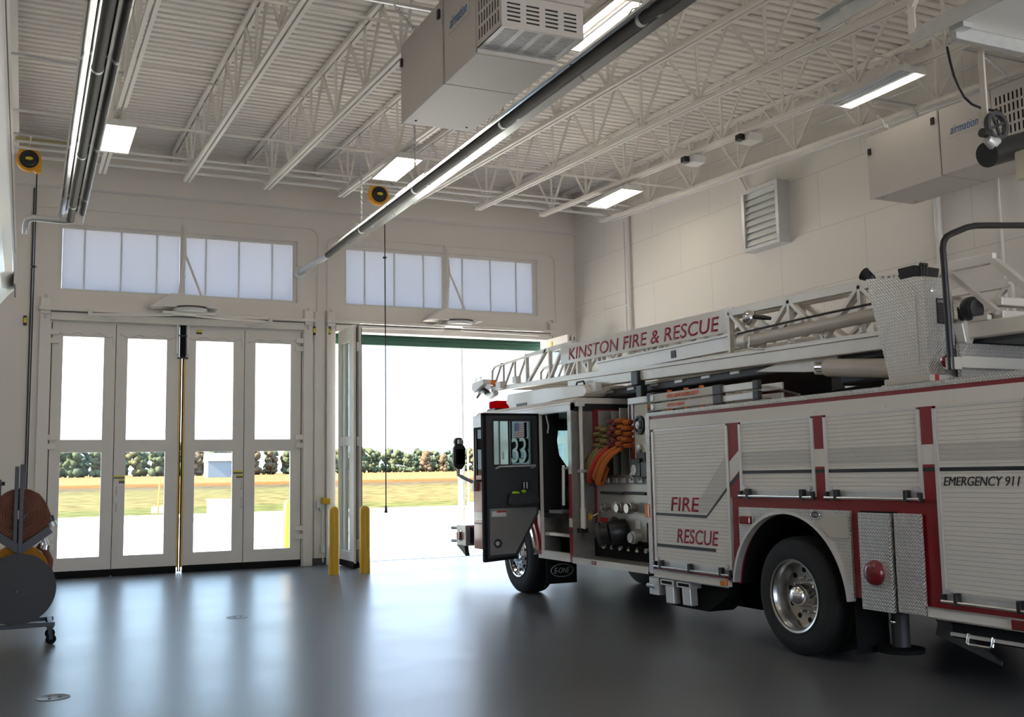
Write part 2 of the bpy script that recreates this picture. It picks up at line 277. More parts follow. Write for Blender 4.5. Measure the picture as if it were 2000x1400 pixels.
# ------------------------------------------------------------------ mesh helpers
class MB:
    """collects shapes in world space; build() links them as ONE mesh object"""
    def __init__(s): s.v = []; s.f = []; s.sm = []
    def add(s, vs, fs, smooth=False):
        k = len(s.v); s.v += [tuple(p) for p in vs]
        for f in fs: s.f.append(tuple(i + k for i in f)); s.sm.append(smooth)
        return s
    def box(s, x0, x1, y0, y1, z0, z1):
        x0, x1 = min(x0, x1), max(x0, x1); y0, y1 = min(y0, y1), max(y0, y1); z0, z1 = min(z0, z1), max(z0, z1)
        v = [(x, y, z) for z in (z0, z1) for y in (y0, y1) for x in (x0, x1)]
        return s.add(v, [(0, 2, 3, 1), (4, 5, 7, 6), (0, 1, 5, 4), (2, 6, 7, 3), (0, 4, 6, 2), (1, 3, 7, 5)])
    def bar(s, a, b, w, h=None, ref=(0, 0, 1)):
        """rectangular bar from a to b: w across, h along ref"""
        h = h or w; a = Vector(a); b = Vector(b); d = (b - a).normalized(); r = Vector(ref)
        if abs(d.dot(r)) > 0.98: r = Vector((1, 0, 0)) if abs(d.x) < 0.9 else Vector((0, 1, 0))
        e = d.cross(r).normalized(); g = e.cross(d).normalized()
        vs = []
        for p in (a, b):
            for i, j in ((-1, -1), (1, -1), (1, 1), (-1, 1)): vs.append(p + e * (w / 2 * i) + g * (h / 2 * j))
        return s.add(vs, [(0, 3, 2, 1), (4, 5, 6, 7), (0, 1, 5, 4), (1, 2, 6, 5), (2, 3, 7, 6), (3, 0, 4, 7)])
    def tube(s, pts, r, n=10, caps=True, closed=False):
        pts = [Vector(p) for p in pts]; m = len(pts); rs = r if isinstance(r, (list, tuple)) else [r] * m
        def tan(i):
            if closed: return (pts[(i + 1) % m] - pts[i - 1]).normalized()
            return (pts[min(i + 1, m - 1)] - pts[max(i - 1, 0)]).normalized()
        d = tan(0); g = Vector((0, 0, 1))
        if abs(d.dot(g)) > 0.95: g = Vector((1, 0, 0))
        e = d.cross(g).normalized(); vs = []; fs = []
        for i in range(m):
            d = tan(i); e = (e - d * e.dot(d))
            e = e.normalized() if e.length > 1e-6 else d.orthogonal().normalized()
            f = d.cross(e)
            for k in range(n):
                t = 2 * PI * k / n; vs.append(pts[i] + (e * math.cos(t) + f * math.sin(t)) * rs[i])
        for i in range(m if closed else m - 1):
            j = (i + 1) % m
            for k in range(n): fs.append((i * n + k, i * n + (k + 1) % n, j * n + (k + 1) % n, j * n + k))
        s.add(vs, fs, True)
        if caps and not closed:
            s.add(vs[:n], [tuple(range(n))[::-1]]); s.add(vs[-n:], [tuple(range(n))])
        return s
    def cyl(s, a, b, r, n=16, r2=None): return s.tube([a, b], [r, r if r2 is None else r2], n)
    def lathe(s, prof, center, axis='x', n=32, sign=1):
        """prof: (along, radius) pairs turned about an axis through center"""
        c = Vector(center); ax = {'x': Vector((1, 0, 0)), 'y': Vector((0, 1, 0)), 'z': Vector((0, 0, 1))}[axis] * sign
        e = ax.orthogonal().normalized(); f = ax.cross(e); vs = []; fs = []
        for (h, r) in prof:
            for k in range(n):
                t = 2 * PI * k / n; vs.append(c + ax * h + (e * math.cos(t) + f * math.sin(t)) * max(r, 1e-4))
        for i in range(len(prof) - 1):
            for k in range(n): fs.append((i * n + k, i * n + (k + 1) % n, (i + 1) * n + (k + 1) % n, (i + 1) * n + k))
        return s.add(vs, fs, True)
    def prism(s, poly, axis, a, b):
        """2-D polygon extruded along an axis; 'x': poly in (y,z), 'y': (x,z), 'z': (x,y)"""
        def P(p, h): return (h, p[0], p[1]) if axis == 'x' else (p[0], h, p[1]) if axis == 'y' else (p[0], p[1], h)
        n = len(poly); vs = [P(p, a) for p in poly] + [P(p, b) for p in poly]
        fs = [tuple(range(n)), tuple(range(2 * n - 1, n - 1, -1))] + [(i, i + n, (i + 1) % n + n, (i + 1) % n) for i in range(n)]
        return s.add(vs, fs)
    def plate(s, axis, a, b, u0, u1, v0, v1, holes=()):
        """rectangular plate between a and b along axis with rectangular holes (u0,u1,v0,v1); u,v as in prism"""
        us = sorted({u0, u1} | {h for q in holes for h in q[:2] if u0 < h < u1}); vs_ = sorted({v0, v1} | {h for q in holes for h in q[2:] if v0 < h < v1})
        def P(u, v, h): return (h, u, v) if axis == 'x' else (u, h, v) if axis == 'y' else (u, v, h)
        nu, nv = len(us) - 1, len(vs_) - 1
        solid = [[not any(q[0] <= (us[i] + us[i + 1]) / 2 <= q[1] and q[2] <= (vs_[j] + vs_[j + 1]) / 2 <= q[3] for q in holes) for j in range(nv)] for i in range(nu)]
        S = lambda i, j: 0 <= i < nu and 0 <= j < nv and solid[i][j]
        for i in range(nu):
            for j in range(nv):
                if not solid[i][j]: continue
                A, B, c, d = us[i], us[i + 1], vs_[j], vs_[j + 1]
                s.add([P(A, c, a), P(B, c, a), P(B, d, a), P(A, d, a)], [(0, 1, 2, 3)])
                s.add([P(A, c, b), P(B, c, b), P(B, d, b), P(A, d, b)], [(3, 2, 1, 0)])
                for (ok, p, q) in ((S(i - 1, j), (A, c), (A, d)), (S(i + 1, j), (B, c), (B, d)), (S(i, j - 1), (A, c), (B, c)), (S(i, j + 1), (A, d), (B, d))):
                    if not ok: s.add([P(*p, a), P(*q, a), P(*q, b), P(*p, b)], [(0, 1, 2, 3)])
        return s
    def ring(s, axis, c, h0, h1, ro, ri, t0=0.0, t1=2 * PI, n=32):
        """flat annular sector extruded h0..h1 along axis (angles in the (u,v) plane of prism)"""
        full = abs(t1 - t0 - 2 * PI) < 1e-6
        def P(u, v, h): return (h, u, v) if axis == 'x' else (u, h, v) if axis == 'y' else (u, v, h)
        vs = []; fs = []
        for i in range(n + (0 if full else 1)):
            t = t0 + (t1 - t0) * i / n; cs, sn = math.cos(t), math.sin(t)
            for r in (ro, ri):
                for h in (h0, h1): vs.append(P(c[0] + cs * r, c[1] + sn * r, h))
        m = n if full else n
        N = n if full else n + 1
        for i in range(m):
            p, q = i * 4, ((i + 1) % N) * 4
            fs += [(p, p + 1, q + 1, q), (p + 2, q + 2, q + 3, p + 3), (p, q, q + 2, p + 2), (p + 1, p + 3, q + 3, q + 1)]
        if not full:
            fs += [(0, 2, 3, 1), (n * 4, n * 4 + 1, n * 4 + 3, n * 4 + 2)]
        return s.add(vs, fs)
    def ball(s, c, r, n=12, sq=(1, 1, 1)):
        vs = []; fs = []; m = n // 2
        for i in range(m + 1):
            p = PI * i / m
            for k in range(n):
                t = 2 * PI * k / n
                vs.append((c[0] + r * sq[0] * math.sin(p) * math.cos(t), c[1] + r * sq[1] * math.sin(p) * math.sin(t), c[2] + r * sq[2] * math.cos(p)))
        for i in range(m):
            for k in range(n): fs.append((i * n + k, (i + 1) * n + k, (i + 1) * n + (k + 1) % n, i * n + (k + 1) % n))
        return s.add(vs, fs, True)
    def mesh(s, name, off=(0, 0, 0)):
        me = bpy.data.meshes.new(name)
        me.from_pydata([(a - off[0], b - off[1], c - off[2]) for a, b, c in s.v], [], s.f)
        bm = bmesh.new(); bm.from_mesh(me)
        bmesh.ops.remove_doubles(bm, verts=bm.verts, dist=1e-5)
        bmesh.ops.recalc_face_normals(bm, faces=bm.faces); bm.to_mesh(me); bm.free()
        return me
    def build(s, name, m, parent=None, bevel=0.0, seg=2, origin=None, label=None, smooth=None):
        if parent is not None: off = world_loc(parent)
        elif origin is not None: off = origin
        else:
            xs, ys, zs = zip(*s.v); off = ((min(xs) + max(xs)) / 2, (min(ys) + max(ys)) / 2, min(zs))
        sm = smooth if smooth is not None else (any(s.sm))
        me = s.mesh(name, off)
        me.materials.append(m)
        o = bpy.data.objects.new(name, me); C.objects.link(o)
        if parent is not None: o.parent = parent
        else: o.location = off
        if bevel:
            b = o.modifiers.new('bevel', 'BEVEL'); b.width = bevel; b.segments = seg; b.limit_method = 'ANGLE'; b.angle_limit = math.radians(40)
        if sm:
            me.shade_smooth() if hasattr(me, 'shade_smooth') else None
            me.set_sharp_from_angle(angle=math.radians(42)) if hasattr(me, 'set_sharp_from_angle') else None
        if label: o['label'] = label
        return o
def world_loc(o):
    v = Vector((0, 0, 0))
    while o is not None: v = v + o.location; o = o.parent
    return v
def tag(o, label, cat, group=None, kind=None):
    o['label'] = label; o['category'] = cat
    if group: o['group'] = group
    if kind: o['kind'] = kind
    return o
def thing(name, label, cat, loc, group=None, kind=None):
    o = bpy.data.objects.new(name, None); C.objects.link(o); o.location = loc; o.empty_display_size = 0.1
    return tag(o, label, cat, group, kind)
def struct(o, label=None):
    o['kind'] = 'structure'
    if label: o['label'] = label
    return o
def dup(root, loc, label=None):
    """a copy of a thing with copies of its parts and sub-parts"""
    r = root.copy(); C.objects.link(r); r.location = loc
    if label: r['label'] = label
    def kids(src, dst):
        for ch in list(src.children):
            c = ch.copy(); C.objects.link(c); c.parent = dst; kids(ch, c)
    kids(root, r)
    return r
def text(s, origin, right, upv, width, height, m, name, parent, shear=0.0, thick=0.004, bold=0.0, label=None):
    """lettering as a thin solid mesh: origin = lower left corner, fitted to width x height"""
    cu = bpy.data.curves.new('lettering', 'FONT'); cu.body = s; cu.size = 1.0; cu.offset = bold; cu.resolution_u = 4
    to = bpy.data.objects.new('lettering', cu); C.objects.link(to)
    dg = bpy.context.evaluated_depsgraph_get(); dg.update()
    me = bpy.data.meshes.new_from_object(to.evaluated_get(dg))
    bpy.data.objects.remove(to)
    xs = [v.co.x for v in me.vertices]; ys = [v.co.y for v in me.vertices]
    x0, x1, y0, y1 = min(xs), max(xs), min(ys), max(ys)
    R = Vector(right).normalized(); U = Vector(upv).normalized(); N = R.cross(U); o0 = Vector(origin) - world_loc(parent)
    for v in me.vertices:
        a = (v.co.x - x0) / (x1 - x0); b = (v.co.y - y0) / (y1 - y0)
        v.co = o0 + R * (a * (width - shear * height) + b * height * shear) + U * (b * height)
    bm = bmesh.new(); bm.from_mesh(me)
    bmesh.ops.remove_doubles(bm, verts=bm.verts, dist=1e-5)
    for f in bm.faces:
        if f.normal.dot(N) < 0: f.normal_flip()
    g = bmesh.ops.extrude_face_region(bm, geom=list(bm.faces))
    vs = [e for e in g['geom'] if isinstance(e, bmesh.types.BMVert)]
    bmesh.ops.translate(bm, verts=vs, vec=N * thick)
    bmesh.ops.recalc_face_normals(bm, faces=bm.faces)
    bm.to_mesh(me); bm.free(); me.materials.clear(); me.materials.append(m)
    o = bpy.data.objects.new(name, me); C.objects.link(o); o.parent = parent
    if label: o['label'] = label
    return o
def lerp(a, b, t): return tuple(p + (q - p) * t for p, q in zip(a, b))
def arc(cu, cv, r, t0, t1, n):
    return [(cu + r * math.cos(t0 + (t1 - t0) * i / n), cv + r * math.sin(t0 + (t1 - t0) * i / n)) for i in range(n + 1)]
# ================================================================== the setting
YW, XR_, XL_, YB = 20.35, 11.1, -5.0, -3.5
def zb(y): return 5.985 + 0.0495 * y          # underside of the joists (the roof rises towards the doors)
def zd(y): return zb(y) + 0.97                 # underside of the roof deck
D1, D2 = (0.376, 4.92), (5.60, 10.36)
struct(MB().box(XL_ - 0.3, XR_ + 0.3, YB - 0.3, 20.68, -0.25, 0.0).build('floor', M['floor'], origin=(0, 0, 0)), 'glossy grey epoxy floor of the engine bay')
wf = MB().plate('y', YW, YW + 0.30, XL_, XR_, 0.0, 8.25, holes=((D1[0], D1[1], -1, 4.62), (D2[0], D2[1], -1, 4.62), (0.44, 4.83, 5.15, 6.40), (5.77, 10.17, 5.15, 6.40), (-4.85, -0.95, 5.15, 6.40)))  # leftmost high opening is unseen, added to let in more daylight
struct(wf.build('wall_front', M['wall'], origin=(0, 0, 0)), 'white front wall with two tall folding doors and two high windows')
struct(MB().box(XR_, XR_ + 0.3, YB, 20.65, 0, 8.25).build('wall_right', M['wallblock'], origin=(0, 0, 0)), 'white block side wall behind the fire engine')
struct(MB().box(XL_ - 0.3, XL_, YB, 20.65, 0, 8.25).build('wall_left', M['wallblock'], origin=(0, 0, 0)))
struct(MB().plate('y', YB - 0.3, YB, XL_, XR_, 0, 8.25, holes=((6.3, 10.6, -1, 4.3), (0.9, 5.2, -1, 4.3))).build('wall_back', M['wall'], origin=(0, 0, 0)))  # left rear doorway is unseen, added open to bring in daylight
# ribbed roof deck: ribs run across, the sheet rises towards the doors
dk = MB(); P = 0.185; y = YB - 0.3; prof = []
while y < 20.7:
    prof += [(y, 0.0), (y + 0.105, 0.0), (y + 0.122, 0.058), (y + 0.168, 0.058)]; y += P
vs = []
for (yy, h) in prof:
    z = zd(yy) + h
    vs += [(XL_ - 0.2, yy, z), (XR_ + 0.2, yy, z)]
for (yy, h) in reversed(prof):
    z = zd(yy) + 0.14
    vs += [(XL_ - 0.2, yy, z), (XR_ + 0.2, yy, z)]
n = len(vs) // 2
dk.add(vs, [(2 * i, 2 * i + 1, 2 * ((i + 1) % n) + 1, 2 * ((i + 1) % n)) for i in range(n)])
struct(dk.build('ceiling', M['deck'], origin=(0, 0, 0)), 'white corrugated steel roof deck')

# ------------------------------------------------------------------ clerestory windows
def window(name, xs, mull, label):
    """xs: panel seams; mull: the two sides of the middle mullion"""
    x0, x1 = xs[0], xs[-1]
    t = thing(name, label, 'window', ((x0 + x1) / 2, YW, 5.21)); del t['category']; struct(t, label)
    holes = []
    edges = [(a, b) for a, b in zip(xs[:-1], xs[1:])]
    f = MB().plate('y', 20.43, 20.52, x0 - 0.12, x1 + 0.12, 5.10, 6.45, holes=((x0, mull[0], 5.21, 6.335), (mull[1], x1, 5.21, 6.335)))
    f.build('window_frame', M['door'], t, bevel=0.006)
    for a, b in edges:
        if abs(a - mull[0]) < 1e-6: continue
        MB().box(a + 0.004, b - 0.004, 20.470, 20.482, 5.20, 6.345).build('glazing_panel', M['polycarb'], t)
    s = MB()
    for a in xs[1:-1]:
        if a in mull: continue
        MB().box(a - 0.012, a + 0.012, 20.462, 20.492, 5.205, 6.34).build('glazing_bar', M['galv'], t)
    return t
window('window_1', [0.516, 0.896, 1.532, 2.168, 2.586, 2.68, 3.07, 3.70, 4.348, 4.746], (2.586, 2.68), 'milky strip window above the closed folding door')
window('window_2', [5.849, 6.249, 6.889, 7.534, 7.939, 8.069, 8.421, 9.081, 9.697, 10.086], (7.939, 8.069), 'milky strip window above the open doorway')

# ------------------------------------------------------------------ folding doors
LH = 4.575
def leaf(t, x0, x1, panes, y0=20.345, label=None):
    holes = [(panes[0], panes[1], 0.36, 2.222), (panes[0], panes[1], 2.452, 4.32)]
    lf = MB().plate('y', y0, y0 + 0.06, x0, x1, 0.10, LH, holes=holes).build('door_leaf', M['door'], t, bevel=0.004, label=label)
    for h in holes:
        MB().box(h[0] - 0.01, h[1] + 0.01, y0 + 0.026, y0 + 0.034, h[2] - 0.01, h[3] + 0.01).build('window_pane', M['glass'], lf)
    MB().box(x0 + 0.001, x1 - 0.001, y0 - 0.006, y0 + 0.062, 0.001, 0.13).build('rubber_sweep', M['black'], lf)
    return lf
def sticker(p, lf, x0, x1, y, z0, z1, top_yellow=True):
    MB().box(x0, x1, y - 0.003, y, z0, z1).build('sticker_backing', M['blackplastic'], lf)
    MB().box(x0, x1, y - 0.005, y - 0.003, z0 + (z1 - z0) * 0.45, z1).build('warning_sticker', M['sticker_yellow'], lf)
door1 = thing('door_1', 'closed four leaf folding door with tall glass panes', 'door', (2.65, YW, 0)); del door1['category']; struct(door1)
l1 = leaf(door1, 0.39, 1.464, (0.573, 1.262)); l2 = leaf(door1, 1.474, 2.592, (1.675, 2.365))
l3 = leaf(door1, 2.70, 3.80, (2.896, 3.592)); l4 = leaf(door1, 3.81, 4.905, (4.015, 4.70))
for lf, xs in ((l2, (2.592, 2.616)), (l3, (2.672, 2.70))):
    MB().box(xs[0], xs[1], 20.335, 20.40, 0.10, 3.98).build('safety_edge', M['yellow'], lf, label='yellow safety edge')
for lf, xs in ((l2, (2.616, 2.636)), (l3, (2.652, 2.672))):
    MB().box(xs[0], xs[1], 20.345, 20.395, 0.02, 4.3).build('rubber_seal', M['black'], lf)
MB().box(2.592, 2.70, 20.28, 20.34, 3.98, 4.60).build('centre_latch', M['black'], l3, bevel=0.01, label='black latch at the meeting of the middle leaves')
for z in (3.98, 4.40): MB().box(2.55, 2.745, 20.27, 20.34, z - 0.012, z + 0.012).build('latch_flange', M['blackplastic'], l3)
MB().box(2.525, 2.56, 20.24, 20.345, 4.05, 4.62).build('latch_bracket', M['doorframe'], l2, bevel=0.004)
MB().box(2.72, 2.755, 20.24, 20.345, 4.05, 4.62).build('latch_bracket', M['doorframe'], l3, bevel=0.004)
sticker(None, l2, 1.486, 1.67, 20.345, 1.745, 1.80); 
MB().box(1.486, 1.56, 20.342, 20.345, 1.66, 1.735).build('warning_sticker', M['sticker_white'], l2)
MB().box(1.57, 1.67, 20.342, 20.345, 1.66, 1.735).build('sticker_backing', M['blackplastic'], l2)
MB().box(1.57, 1.67, 20.340, 20.342, 1.70, 1.735).build('warning_sticker', M['sticker_yellow'], l2)
MB().box(1.50, 1.62, 20.342, 20.345, 1.33, 1.43).build('notice', M['sticker_white'], l2)
for z in (1.53, 1.22):
    MB().tube([(1.535, 20.345, z + 0.07), (1.535, 20.30, z + 0.06), (1.535, 20.295, z - 0.06), (1.535, 20.345, z - 0.07)], 0.010, 8).build('pull_handle', M['galv'], l2)
sticker(None, l3, 3.61, 3.79, 20.345, 1.80, 1.855)
sticker(None, l3, 3.67, 3.79, 20.345, 1.72, 1.78)
for z in (1.60, 1.25):
    MB().tube([(3.765, 20.345, z + 0.09), (3.765, 20.30, z + 0.08), (3.765, 20.295, z - 0.08), (3.765, 20.345, z - 0.09)], 0.012, 8).build('pull_handle', M['galv'], l3)
MB().box(2.79, 2.88, 20.341, 20.345, 4.45, 4.53).build('notice', M['sticker_white'], l3)
sticker(None, l3, 2.895, 3.0, 20.345, 4.45, 4.53)
MB().lathe([(0, 0.001), (0.004, 0.055), (0, 0.06)], (3.68, 20.345, 2.78), 'y', 20, -1).build('round_patch', M['lampwhite'], l3)
for lf, a, b in ((l1, 1.460, 1.478), (l3, 3.796, 3.814)):
    MB().box(a, b, 20.365, 20.400, 0.012, LH).build('rubber_seal', M['black'], lf)
for lf, a, b in ((l1, 0.376, 0.394), (l4, 4.901, 4.92)):
    MB().box(a, b, 20.365, 20.400, 0.012, LH).build('rubber_seal', M['black'], lf)
MB().box(0.376, 4.92, 20.36, 20.41, LH - 0.005, 4.622).build('head_seal', M['doorframe'], door1)
def hinges(par, x0, x1):
    for z in (0.52, 2.28, 4.18):
        for dz in (0.0, 0.16):
            MB().box(x0, x1, 20.285, 20.335, z + dz, z + dz + 0.10).build('hinge', M['doorframe'], par, bevel=0.008)
hinges(l1, 0.20, 0.50); hinges(l4, 4.80, 5.06)
for x in (0.573, 1.262, 1.675, 2.365):
    pass
# wavy cable along the top of each leaf
for lf, (a, b) in ((l1, (0.40, 1.40)), (l2, (1.52, 2.52)), (l3, (2.76, 3.74)), (l4, (3.86, 4.86))):
    pts = [(a + (b - a) * i / 24, 20.338, 4.36 + 0.035 * math.sin(i * 0.75 + a)) for i in range(25)]
    pts.append((b + 0.03, 20.338, 4.18)); 
    MB().tube(pts, 0.007, 6).build('cable', M['galv'], lf)

door2 = thing('door_2', 'open four leaf folding door with its leaves folded back into the bay', 'door', (7.98, YW, 0)); del door2['category']; struct(door2)
def folded(x, y0, y1, panes, face, side):
    """leaf folded back: plane x, running y0..y1 into the bay"""
    holes = [(panes[0], panes[1], 0.30, 2.30), (panes[0], panes[1], 2.47, 4.30)]
    lf = MB().plate('x', x, x + 0.06, y0, y1, 0.10, LH, holes=holes).build('door_leaf', M['door'], door2, bevel=0.004)
    for h in holes:
        MB().box(x + 0.026, x + 0.034, h[0] - 0.01, h[1] + 0.01, h[2] - 0.01, h[3] + 0.01).build('window_pane', M['glass'], lf)
    MB().box(x - 0.006, x + 0.066, y0 + 0.005, y1 - 0.005, 0.012, 0.13).build('rubber_sweep', M['black'], lf)
    MB().box(x + 0.046 if side else x + 0.05, x + 0.060, y0 - 0.012, y0, 0.10, LH - 0.05).build('edge_seal', M['blackplastic'], lf)
    return lf
fa = folded(5.60, 19.06, 20.14, (19.36, 19.98), 1, 1)
fb = folded(5.70, 19.06, 20.14, (19.36, 19.98), 1, 0)
fc = folded(10.30, 19.06, 20.14, (19.36, 19.98), 0, 1)
fd = folded(10.20, 19.06, 20.14, (19.36, 19.98), 0, 0)
for z in (0.45, 2.36, 4.15):
    MB().box(5.655, 5.705, 19.03, 19.06, z - 0.09, z + 0.09).build('hinge', M['galv'], fb, bevel=0.006)
MB().box(10.19, 10.198, 19.75, 19.83, 4.40, 4.50).build('warning_sticker', M['sticker_yellow'], fd)
# steel door surrounds
def surround(name, d, label):
    t = thing(name, label, 'trim', ((d[0] + d[1]) / 2, YW, 0)); del t['category']; struct(t, label)
    for x0, x1 in ((d[0] - 0.20, d[0] - 0.02), (d[1] + 0.02, d[1] + 0.20)):
        MB().box(x0, x1, 20.255, YW, 0, 5.02).build('jamb_post', M['doorframe'], t, bevel=0.008)
        MB().box(x0 + 0.01, x1 - 0.01, 20.20, 20.255, 4.70, 4.98).build('pivot_plate', M['doorframe'], t, bevel=0.006)
        MB().cyl(((x0 + x1) / 2, 20.225, 4.62), ((x0 + x1) / 2, 20.225, 5.05), 0.022, 12).build('pivot_pin', M['galv'], t)
    MB().box(d[0] - 0.02, d[1] + 0.02, 20.22, YW + 0.02, 4.60, 4.74).build('header_beam', M['doorframe'], t, bevel=0.008)
    MB().box(d[0] - 0.22, d[1] + 0.22, 20.14, 20.345, 4.76, 4.82).build('header_shelf', M['doorframe'], t, bevel=0.006)
    return t
surround('trim_1', D1, 'cream steel surround of the closed folding door')
surround('trim_2', D2, 'cream steel surround of the open folding door')
# rounded pillar between the doors
MBp = MB().box(5.16, 5.38, 20.30, YW, 0, 5.0)
struct(MBp.build('trim_3', M['wall'], bevel=0.03, seg=3), 'shallow white pilaster between the two doors')
struct(MB().box(5.13, 5.41, 20.285, 20.30, 0, 0.14).build('baseboard_front', M['greysteel']), 'short dark baseboard between the two doors')
struct(MB().box(D2[0], D2[1], 20.58, 20.70, -0.05, 0.006).build('trim_4', M['galv']), 'metal threshold strip of the open doorway')

# ------------------------------------------------------------------ roof joists
def make_joist():
    t = thing('roof_joist', '', 'roof joist', (0, 0, 0))
    def chord(nm, y0, y1, off, w, h):
        for s in (-1, 1):
            MB().bar((s * (w / 2 + 0.012), y0, zb(y0) + off), (s * (w / 2 + 0.012), y1, zb(y1) + off), w, h).build(nm, M['joist'], t)
    chord('bottom_chord', YB, 18.62, 0.028, 0.048, 0.056)
    chord('top_chord', YB, 20.34, 0.93, 0.055, 0.06)
    nodes = [12.52 + 1.41 * k for k in range(-11, 5)]
    for yn in nodes:
        for a, b in (((yn, 0.05), (yn - 0.70, 0.90)), ((yn, 0.05), (yn + 0.70, 0.90)), ((yn, 0.05), (yn, 0.90))):
            if max(a[0], b[0]) > 20.3: continue
            MB().bar((0, a[0], zb(a[0]) + a[1]), (0, b[0], zb(b[0]) + b[1]), 0.032, 0.032, ref=(1, 0, 0)).build('web_member', M['joist'], t)
    MB().bar((0, 18.58, zb(18.58) + 0.05), (0, 20.28, zb(20.28) + 0.90), 0.022, 0.022, ref=(1, 0, 0)).build('end_rod', M['joist'], t)
    MB().box(-0.07, 0.07, 20.17, 20.345, zb(20.2) + 0.76, zb(20.2) + 0.91).build('bearing_seat', M['joist'], t)
    return t
JX = [1.055, 2.449, 3.84, 5.23, 6.62, 8.01, 9.43, 10.83]
JL = ['white roof joist directly above the left heater tube and lamp', 'white roof joist first to the right of the left heater tube',
      'white roof joist passing left of the first hanging air cleaner', 'white roof joist carrying the lamp beside the middle cord reel',
      'white roof joist just right of the long middle heater tube', 'white roof joist between the middle heater tube and the far right lamps',
      'white roof joist carrying the lamps right of the middle bay', 'white roof joist hugging the right block wall']
jt = make_joist(); jt.location = (JX[0], 0, 0); jt['label'] = JL[0]; jt['group'] = 'roof joists'
for x, lb in list(zip(JX, JL))[1:]: dup(jt, (x, 0, 0), lb)
tag(MB().box(-0.45, -0.24, 0.0, 20.34, 7.52, 7.56).box(-0.355, -0.335, 0.0, 20.34, 7.56, 7.85).build('steel_beam', M['joist']), 'white steel beam running along the left edge of the ceiling', 'beam')
# bridging lines and pipes across the joists
def cross(name, y, z, r, m, label, cat, x0=-0.30, x1=11.09, grp=None):
    o = MB().tube([(x0, y, z), (x1, y, z)], r, 8).build(name, m); tag(o, label, cat, grp); return o
cross('bridging_bar', 15.50, zb(15.5) + 0.07, 0.020, M['joist'], 'lower bridging bar crossing the joists near the far lamps', 'bridging bar')
cross('bridging_bar', 15.62, zb(15.6) + 0.86, 0.018, M['joist'], 'upper bridging bar crossing the joists near the far lamps', 'bridging bar')
cross('bridging_bar', 10.30, zb(10.3) + 0.07, 0.020, M['joist'], 'lower bridging bar crossing the joists above the air cleaners', 'bridging bar')
cross('bridging_bar', 10.42, zb(10.4) + 0.86, 0.018, M['joist'], 'upper bridging bar crossing the joists above the air cleaners', 'bridging bar')
cross('conduit_pipe', 17.35, zb(17.35) + 0.10, 0.018, M['lampwhite'], 'nearest of the thin white pipes across the joist ends', 'pipe')
cross('conduit_pipe', 17.75, zb(17.75) + 0.10, 0.022, M['lampwhite'], 'middle of the thin white pipes across the joist ends', 'pipe')
cross('conduit_pipe', 18.35, zb(18.35) + 0.11, 0.028, M['lampwhite'], 'thickest white pipe crossing the joist ends near the front wall', 'pipe')
cross('conduit_pipe', 20.18, 7.02, 0.020, M['lampwhite'], 'white pipe running along the top of the front wall', 'pipe', x0=-0.3)
tag(MB().tube([(10.98, -2.0, zb(-2) + 0.02), (10.98, 18.4, zb(18.4) + 0.02)], 0.022, 8).build('conduit_pipe', M['lampwhite']), 'white pipe along the right wall under the last joist', 'pipe')
tag(MB().tube([(11.02, -2.0, zb(-2) + 0.42), (11.02, 20.2, zb(20.2) + 0.42)], 0.014, 8).build('conduit_pipe', M['lampwhite']), 'thin white pipe high on the right wall behind the last joist', 'pipe')
tag(MB().tube([(11.05, 17.94, zb(17.9) + 0.02), (11.05, 17.94, 3.2)], 0.035, 10).build('conduit_pipe', M['lampwhite']), 'white pipe dropping down the right wall near the corner', 'pipe')
tag(MB().tube([(11.06, 18.10, 6.82), (11.06, 18.10, 3.2)], 0.016, 8).build('conduit_pipe', M['lampwhite']), 'thin pipe beside the white drop pipe near the corner', 'pipe')
tag(MB().tube([(11.05, 10.02, 6.4), (11.05, 10.02, 2.6)], 0.045, 10).build('conduit_pipe', M['lampwhite']), 'thick white pipe down the right wall behind the pedestal', 'pipe')
tag(MB().tube([(11.06, 9.05, 6.4), (11.06, 9.05, 2.6)], 0.018, 8).build('conduit_pipe', M['lampwhite']), 'thin white pipe down the right wall right of the thick one', 'pipe')
tag(MB().tube([(11.06, 14.33, 6.78), (11.06, 14.22, 6.70), (11.06, 14.0, 6.36)], 0.016, 8).build('conduit_pipe', M['lampwhite']), 'bent white pipe feeding the wall louver', 'pipe')
tag(MB().tube([(11.05, 20.30, 5.1), (11.05, 17.96, 5.08)], 0.014, 8).build('conduit_pipe', M['lampwhite']), 'thin pipe along the right wall above the doorway corner', 'pipe')
def rounded(x0, x1, z0, z1, r, y=20.325):
    p = [(x0, y, z0), (x0, y, z1 - r)] + [(a, y, b) for a, b in arc(x0 + r, z1 - r, r, PI, PI / 2, 5)] + [(a, y, b) for a, b in arc(x1 - r, z1 - r, r, PI / 2, 0, 5)] + [(x1, y, z0)]
    return p
tag(MB().tube(rounded(-0.02, 5.24, 5.0, 6.68, 0.2), 0.013, 6).build('wire_conduit', M['wall']), 'painted wire conduit looping round the left strip window', 'conduit')
tag(MB().tube(rounded(5.43, 10.6, 5.0, 6.55, 0.2), 0.013, 6).build('wire_conduit', M['wall']), 'painted wire conduit looping round the right strip window', 'conduit')
tag(MB().tube([(0.02, 20.31, 7.0), (0.02, 20.31, 0.2)], 0.016, 6).build('wire_conduit', M['greysteel']), 'dark conduit dropping down the wall left of the closed door', 'conduit')
tag(MB().box(-0.30, 0.62, 18.9, 19.1, 7.44, 7.49).build('angle_bar', M['yellowpipe']), 'pale yellow steel angle near the top left of the wall', 'steel angle')
